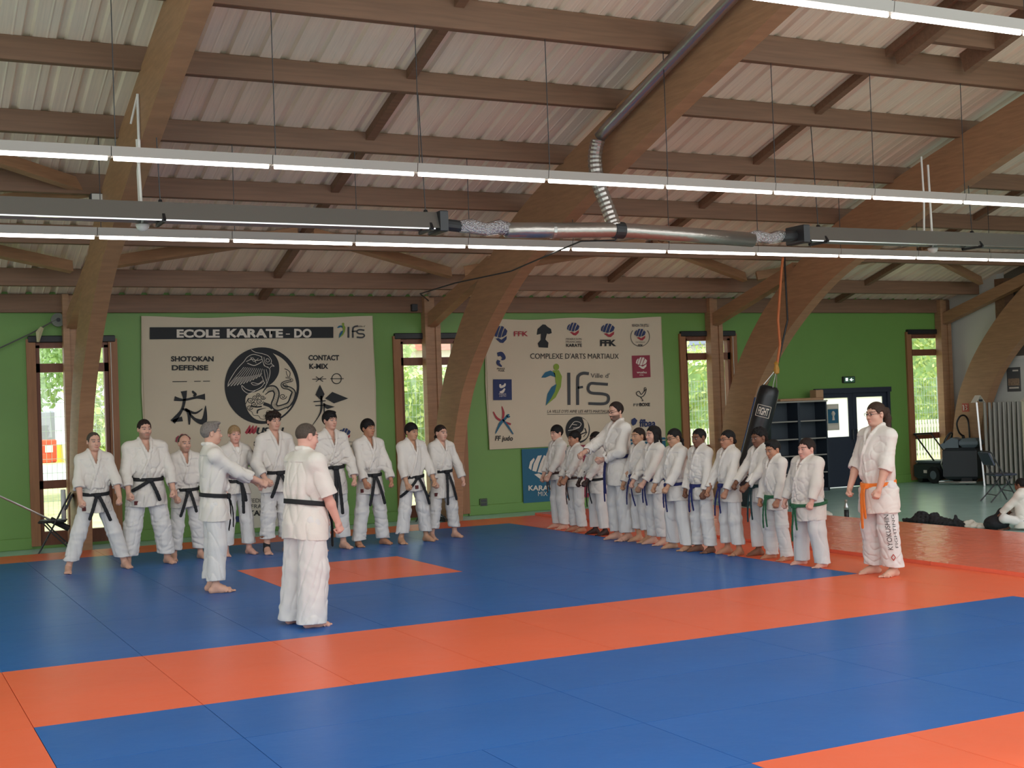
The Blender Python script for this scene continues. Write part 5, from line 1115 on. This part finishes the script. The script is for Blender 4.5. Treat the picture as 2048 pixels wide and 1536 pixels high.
person('person with short blond fringe and black belt, standing right of the outstretched fist', ROW1, (477, 1110), 1.69, 6, hyaw=-4, skin='pink', hair=('fringe', 'blond', .012), female=True, beltz=.575, hem=.47, cuff=.85,
       stance=.16, fists=((-.22, -.16, .49), (.27, -.2, .535)), ends=((.05, .40), (.25, .25)), tee=True, seed=14, longhair=None, hemz=.085)
def ankle_brace(root, c):
    s = c['s']; an = c['legs'][0][3]; b = Field()
    b.cone(an+V3(0, 0, .05), an+V3(0, -.005, -.02), .043*s, .045*s, .02); b.cone(an+V3(0, 0, -.03), an+V3(-.015, -.075, -.045), .042*s, .036*s, .02)
    mesh_object('ankle_brace', b.mesh(.006), mat('black elastic', lin(24, 24, 26), .8), root)
person('tall person with a mop of curly dark hair, black belt and a black ankle brace', ROW1, (556, 1106), 1.85, 6, hyaw=6, skin='fair', hair=('fringe', 'darkbrown', .016, .012), beltz=.575, hem=.43, cuff=.72,
       stance=.14, fists=((-.22, -.22, .525), (.26, -.16, .51)), ends=((-.4, .3), (.4, .3)), longhair='mop', seed=15, hemz=.11, extra=(ankle_brace,))
person('tall person with straight black fringe and very long black belt ends, behind the nearest instructor', ROW1, (668, 1099), 1.83, 4, hyaw=16, skin='fair', hair=('fringe', 'black', .020), beltz=.60, hem=.40, cuff=.85,
       stance=.15, fists=((-.22, -.2, .50), (.235, -.22, .50)), ends=((-.06, .52), (.10, .56)), longhair='quiff', seed=16, hemz=.085)
person('tan person with thick black hair and black belt, fourth from right among the black belts', ROW1, (744, 1091), 1.70, 8, hyaw=14, skin='tan', hair=('fringe', 'black', .022), beltz=.565, hem=.41, cuff=.84,
       stance=.19, fists=((-.19, -.24, .485), (.22, -.22, .485)), ends=((-.25, .40), (.33, .40)), seed=17, patch=-.17, hemz=.05)
person('person with flat black fringe and slanting black belt ends, in front of the second window', ROW1, (830, 1085), 1.63, 8, hyaw=14, hpitch=4, skin='olive', hair=('fringe', 'black', .018), beltz=.555, hem=.435, cuff=.66,
       stance=.20, fists=((-.20, -.2, .445), (.22, -.24, .47)), ends=((-.7, .36), (.42, .42)), seed=18, patch=-.03, tilt=.05, hemz=.085)
person('person with tied back dark hair and black belt, rightmost of the black belts', ROW1, (889, 1077), 1.59, 6, hyaw=14, skin='fair', hair=('swept', 'darkbrown', .008), female=True, beltz=.595, hem=.36, cuff=.80,
       stance=.185, fists=((-.21, -.16, .485), (.27, -.12, .49)), ends=((-.06, .48), (.33, .44)), longhair='tail', seed=19, patch=-.17, tilt=.03, hemz=.095)
# ---------------------------------------------------------------- the two instructors on the mats
person('grey-haired instructor in white uniform and black belt with fist stretched out', 'two instructors on the mats', (433, 1183), 1.76, 88, hyaw=2, skin='fair', hair=('short', 'grey', .010), beltz=.565, hem=.42, cuff=.62,
       stance=.11, fists=((-.10, -.56, .60, (-.3, .2, -1)), (-.02, -.53, .598, (.2, .2, -1))), ends=((.3, .36), (-.2, .3)), vox=.006, longhair='quiff', seed=20, hemz=.075)
person('stocky instructor seen from behind in short-sleeved uniform and black belt, nearest to the camera', 'two instructors on the mats', (610, 1250), 1.735, 102, hyaw=0, hpitch=6, g=1.2, skin='pink', hair=('short', 'greybrown', .003), beltz=.60, hem=.425, cuff=.05, legw=1.22, lean=2.6,
       stance=.16, fists=((-.20, -.22, .475, (-.8, .7, 0)), (.2, -.3, .48)), ends=((.2, .3), (-.3, .35)), vox=.006, seed=21, hemz=.02, feet=.15)
# ---------------------------------------------------------------- the line of students on the right
person('child with black bowl haircut and brown belt, leftmost in the line of students', ROW2, (1120, 1057), 1.51, -92, hyaw=10, hpitch=4, skin='fair', hair=('fringe', 'black', .018), belt='brown', beltz=.545, hem=.47, cuff=.7,
       stance=.12, fists=((-.14, -.2, .47), (.12, -.24, .48)), ends=((-.1, .3), (.2, .25)), seed=31, hemz=.05)
person('small child with black hair and hanging brown belt ends, second in the line of students', ROW2, (1155, 1063), 1.43, -92, hyaw=4, skin='tan', hair=('fringe', 'black', .016), belt='brown', beltz=.54, hem=.44, cuff=.75,
       stance=.11, fists=((-.14, -.2, .47), (.1, -.24, .49)), ends=((.05, .42), (.25, .36)), seed=32, hemz=.06)
person('small dark-skinned child with a black belt, partly behind the bearded man', ROW2, (1198, 1069), 1.42, -92, hyaw=14, hpitch=4, skin='dark', hair=('short', 'black', .012), belt='black', beltz=.54, hem=.40, cuff=.8,
       stance=.14, fists=((-.14, -.22, .5), (.1, -.24, .5)), ends=((-.05, .42), (.3, .38)), seed=33, hemz=.07)
person('tall bearded person with glasses and blue belt, fist held out to the left', ROW2, (1242, 1080), 1.82, -92, hyaw=6, hpitch=8, g=1.1, skin='fair', hair=('receding', 'darkbrown', .012), beard=.75, belt='blue', beltz=.605, hem=.40, cuff=.84,
       stance=.14, fists=((-.06, -.58, .60, (-.4, .3, -1)), (.05, -.26, .585, (1, .4, -.3))), ends=((-.02, .52), (.04, .42)), glasses=True, seed=34, hemz=.06)
person('girl with dark hair tied back and blue belt, right beside the bearded man', ROW2, (1284, 1084), 1.48, -92, hyaw=8, skin='olive', hair=('swept', 'darkbrown', .007), female=True, belt='blue', beltz=.585, hem=.42, cuff=.84,
       stance=.11, fists=((-.14, -.2, .45), (.16, -.12, .43)), ends=((-.25, .42), (.3, .44)), longhair='bun', seed=35, hemz=.11)
person('girl with long loose black hair and blue belt, in the line of students', ROW2, (1314, 1089), 1.50, -92, hyaw=2, skin='fair', hair=('swept', 'black', .012), female=True, belt='blue', beltz=.55, hem=.43, cuff=.84,
       stance=.12, fists=((-.14, -.25, .515), (.14, -.27, .50)), ends=((-.1, .3), (.2, .34)), longhair='long', seed=36, hemz=.07)
person('girl with glasses, ponytail and blue belt, standing right of the long-haired girl', ROW2, (1358, 1099), 1.475, -92, hyaw=2, hpitch=10, g=1.1, skin='olive', hair=('swept', 'black', .009), female=True, belt='blue', beltz=.545, hem=.40, cuff=.84,
       stance=.17, fists=((-.18, -.22, .50), (.15, -.26, .475)), ends=((-.1, .30), (.15, .36)), glasses=True, longhair='tail', seed=37, hemz=.05)
person('brown-skinned boy with cropped black hair and blue belt, in front of the third window', ROW2, (1407, 1104), 1.47, -88, hyaw=8, hpitch=6, skin='brown', hair=('short', 'black', .008), belt='blue', beltz=.545, hem=.42, cuff=.88,
       stance=.12, fists=((-.16, -.14, .44), (.2, -.12, .42)), ends=((-.1, .34), (.18, .32)), seed=38, hemz=.06)
person('girl with glasses, hair bun and blue belt, before the punching bag arch', ROW2, (1464, 1109), 1.45, -92, hyaw=2, hpitch=2, skin='tan', hair=('swept', 'black', .007), female=True, belt='blue', beltz=.565, hem=.42, cuff=.84,
       stance=.12, fists=((-.17, -.2, .49), (.18, -.2, .455)), ends=((-.3, .42), (.12, .36)), glasses=True, longhair='bun', seed=39, hemz=.09)
person('dark-skinned student with a dark green belt, mostly hidden behind the small boy', ROW2, (1528, 1113), 1.47, -92, hyaw=4, hpitch=8, skin='brown', hair=('swept', 'black', .018, .006), female=True, belt='teal', beltz=.555, hem=.42, cuff=.84,
       stance=.13, fists=((-.14, -.26, .56), (.1, -.28, .55)), ends=((-.15, .46), (.1, .42)), longhair='bun', seed=40, hemz=.07)
person('slim boy with black hair and green belt looking down, second from right among the children', ROW2, (1556, 1119), 1.34, -92, hyaw=6, hpitch=14, skin='tan', hair=('short', 'black', .012), belt='green', beltz=.53, hem=.42, cuff=.9,
       stance=.14, fists=((-.17, -.12, .41), (.19, -.14, .40)), ends=((-.12, .42), (.1, .40)), longhair='quiff', seed=41, hemz=.03)
person('heavily built boy with dark hair and green belt, rightmost of the children', ROW2, (1622, 1132), 1.36, -90, hyaw=4, hpitch=2, g=1.3, skin='pink', hair=('short', 'darkbrown', .012), belt='green', beltz=.49, hem=.36, cuff=.85,
       stance=.17, fists=((-.26, -.16, .42), (.26, -.20, .43)), ends=((-.15, .46), (.12, .3)), seed=42, hemz=.03, head=1.06)
M_ink = mat('dark grey print', lin(62, 58, 56), .8); M_redink = mat('red print', lin(168, 52, 44), .8)
def leg_print(root, c):
    s = c['s']; sx, hip, kn, an = c['legs'][1]; H = c['H']
    def place(txt, z0, zl, dy, w, m):
        cu = bpy.data.curves.new('t', 'FONT'); cu.body = txt; cu.size = 1; o = bpy.data.objects.new('t', cu); COL.objects.link(o)
        bpy.context.view_layer.update(); me = bpy.data.meshes.new_from_object(o.evaluated_get(bpy.context.evaluated_depsgraph_get()))
        bpy.data.objects.remove(o); n = len(me.vertices); a = np.empty(n*3, np.float32); me.vertices.foreach_get('co', a); a = a.reshape(-1, 3)
        W_, T_ = a[:, 0].max(), a[:, 1].max(); b = np.empty_like(a)
        t = a[:, 0]/W_; zz = z0+zl*t
        ang = dy-(a[:, 1]/T_)*w                                   # wrap the line round the leg
        ax_ = kn+(an-kn)*np.clip((kn[2]-zz)/(kn[2]-an[2]), -1, 1)[:, None]
        r = (.121*s)
        b[:, 0] = ax_[:, 0]+r*np.sin(ang); b[:, 1] = ax_[:, 1]-r*np.cos(ang); b[:, 2] = zz
        me.vertices.foreach_set('co', b.ravel()); me.materials.clear(); me.materials.append(m)
        q = bpy.data.objects.new('trouser_print', me); COL.objects.link(q); q.parent = root; return q
    place('KYOKUSHIN', .155*H, .35, 1.02, .40, M_ink); place('FIGHTING', .165*H, .33, 1.50, .26, M_ink)
    m = MB(); z = .115*H
    for k in range(4):
        a = math.pi/2*k; m.tube([(an[0]+0.124*s*math.sin(.85+.16*math.cos(a)), an[1]-0.124*s*math.cos(.85+.16*math.cos(a)), z+.03*math.sin(a)), (an[0]+0.124*s*math.sin(.85+.16*math.cos(a+1.57)), an[1]-0.124*s*math.cos(.85+.16*math.cos(a+1.57)), z+.03*math.sin(a+1.57))], .004, 5)
    m.build('trouser_emblem', M_redink, root)
person('person with long brown ponytail and orange belt, standing alone at the right', ROW2, (1764, 1150), 1.72, -90, hyaw=0, hpitch=0, g=1.14, skin='fair', hair=('swept', 'brown', .012), female=True, belt='orange', beltz=.53, hem=.36, cuff=.22,
       stance=.135, fists=((-.19, -.22, .48), (.21, -.21, .46)), ends=((-.04, .40), (.08, .30)), longhair='pony', vox=.006, seed=43, hemz=.055, glasses=True, extra=(leg_print,))
person('seated child in cream top at the right edge of the picture, back turned', 'seated child', None, 1.15, -160, hyaw=-15, hpitch=8, skin='brown', hair=('short', 'black', .004), belt='black', beltz=.50, hem=.42, cuff=.7,
       fists=((-.16, -.3, .52), (.16, -.3, .52)), ends=(), seed=44, pos=(13.45, 12.22, FZ), seated=True)
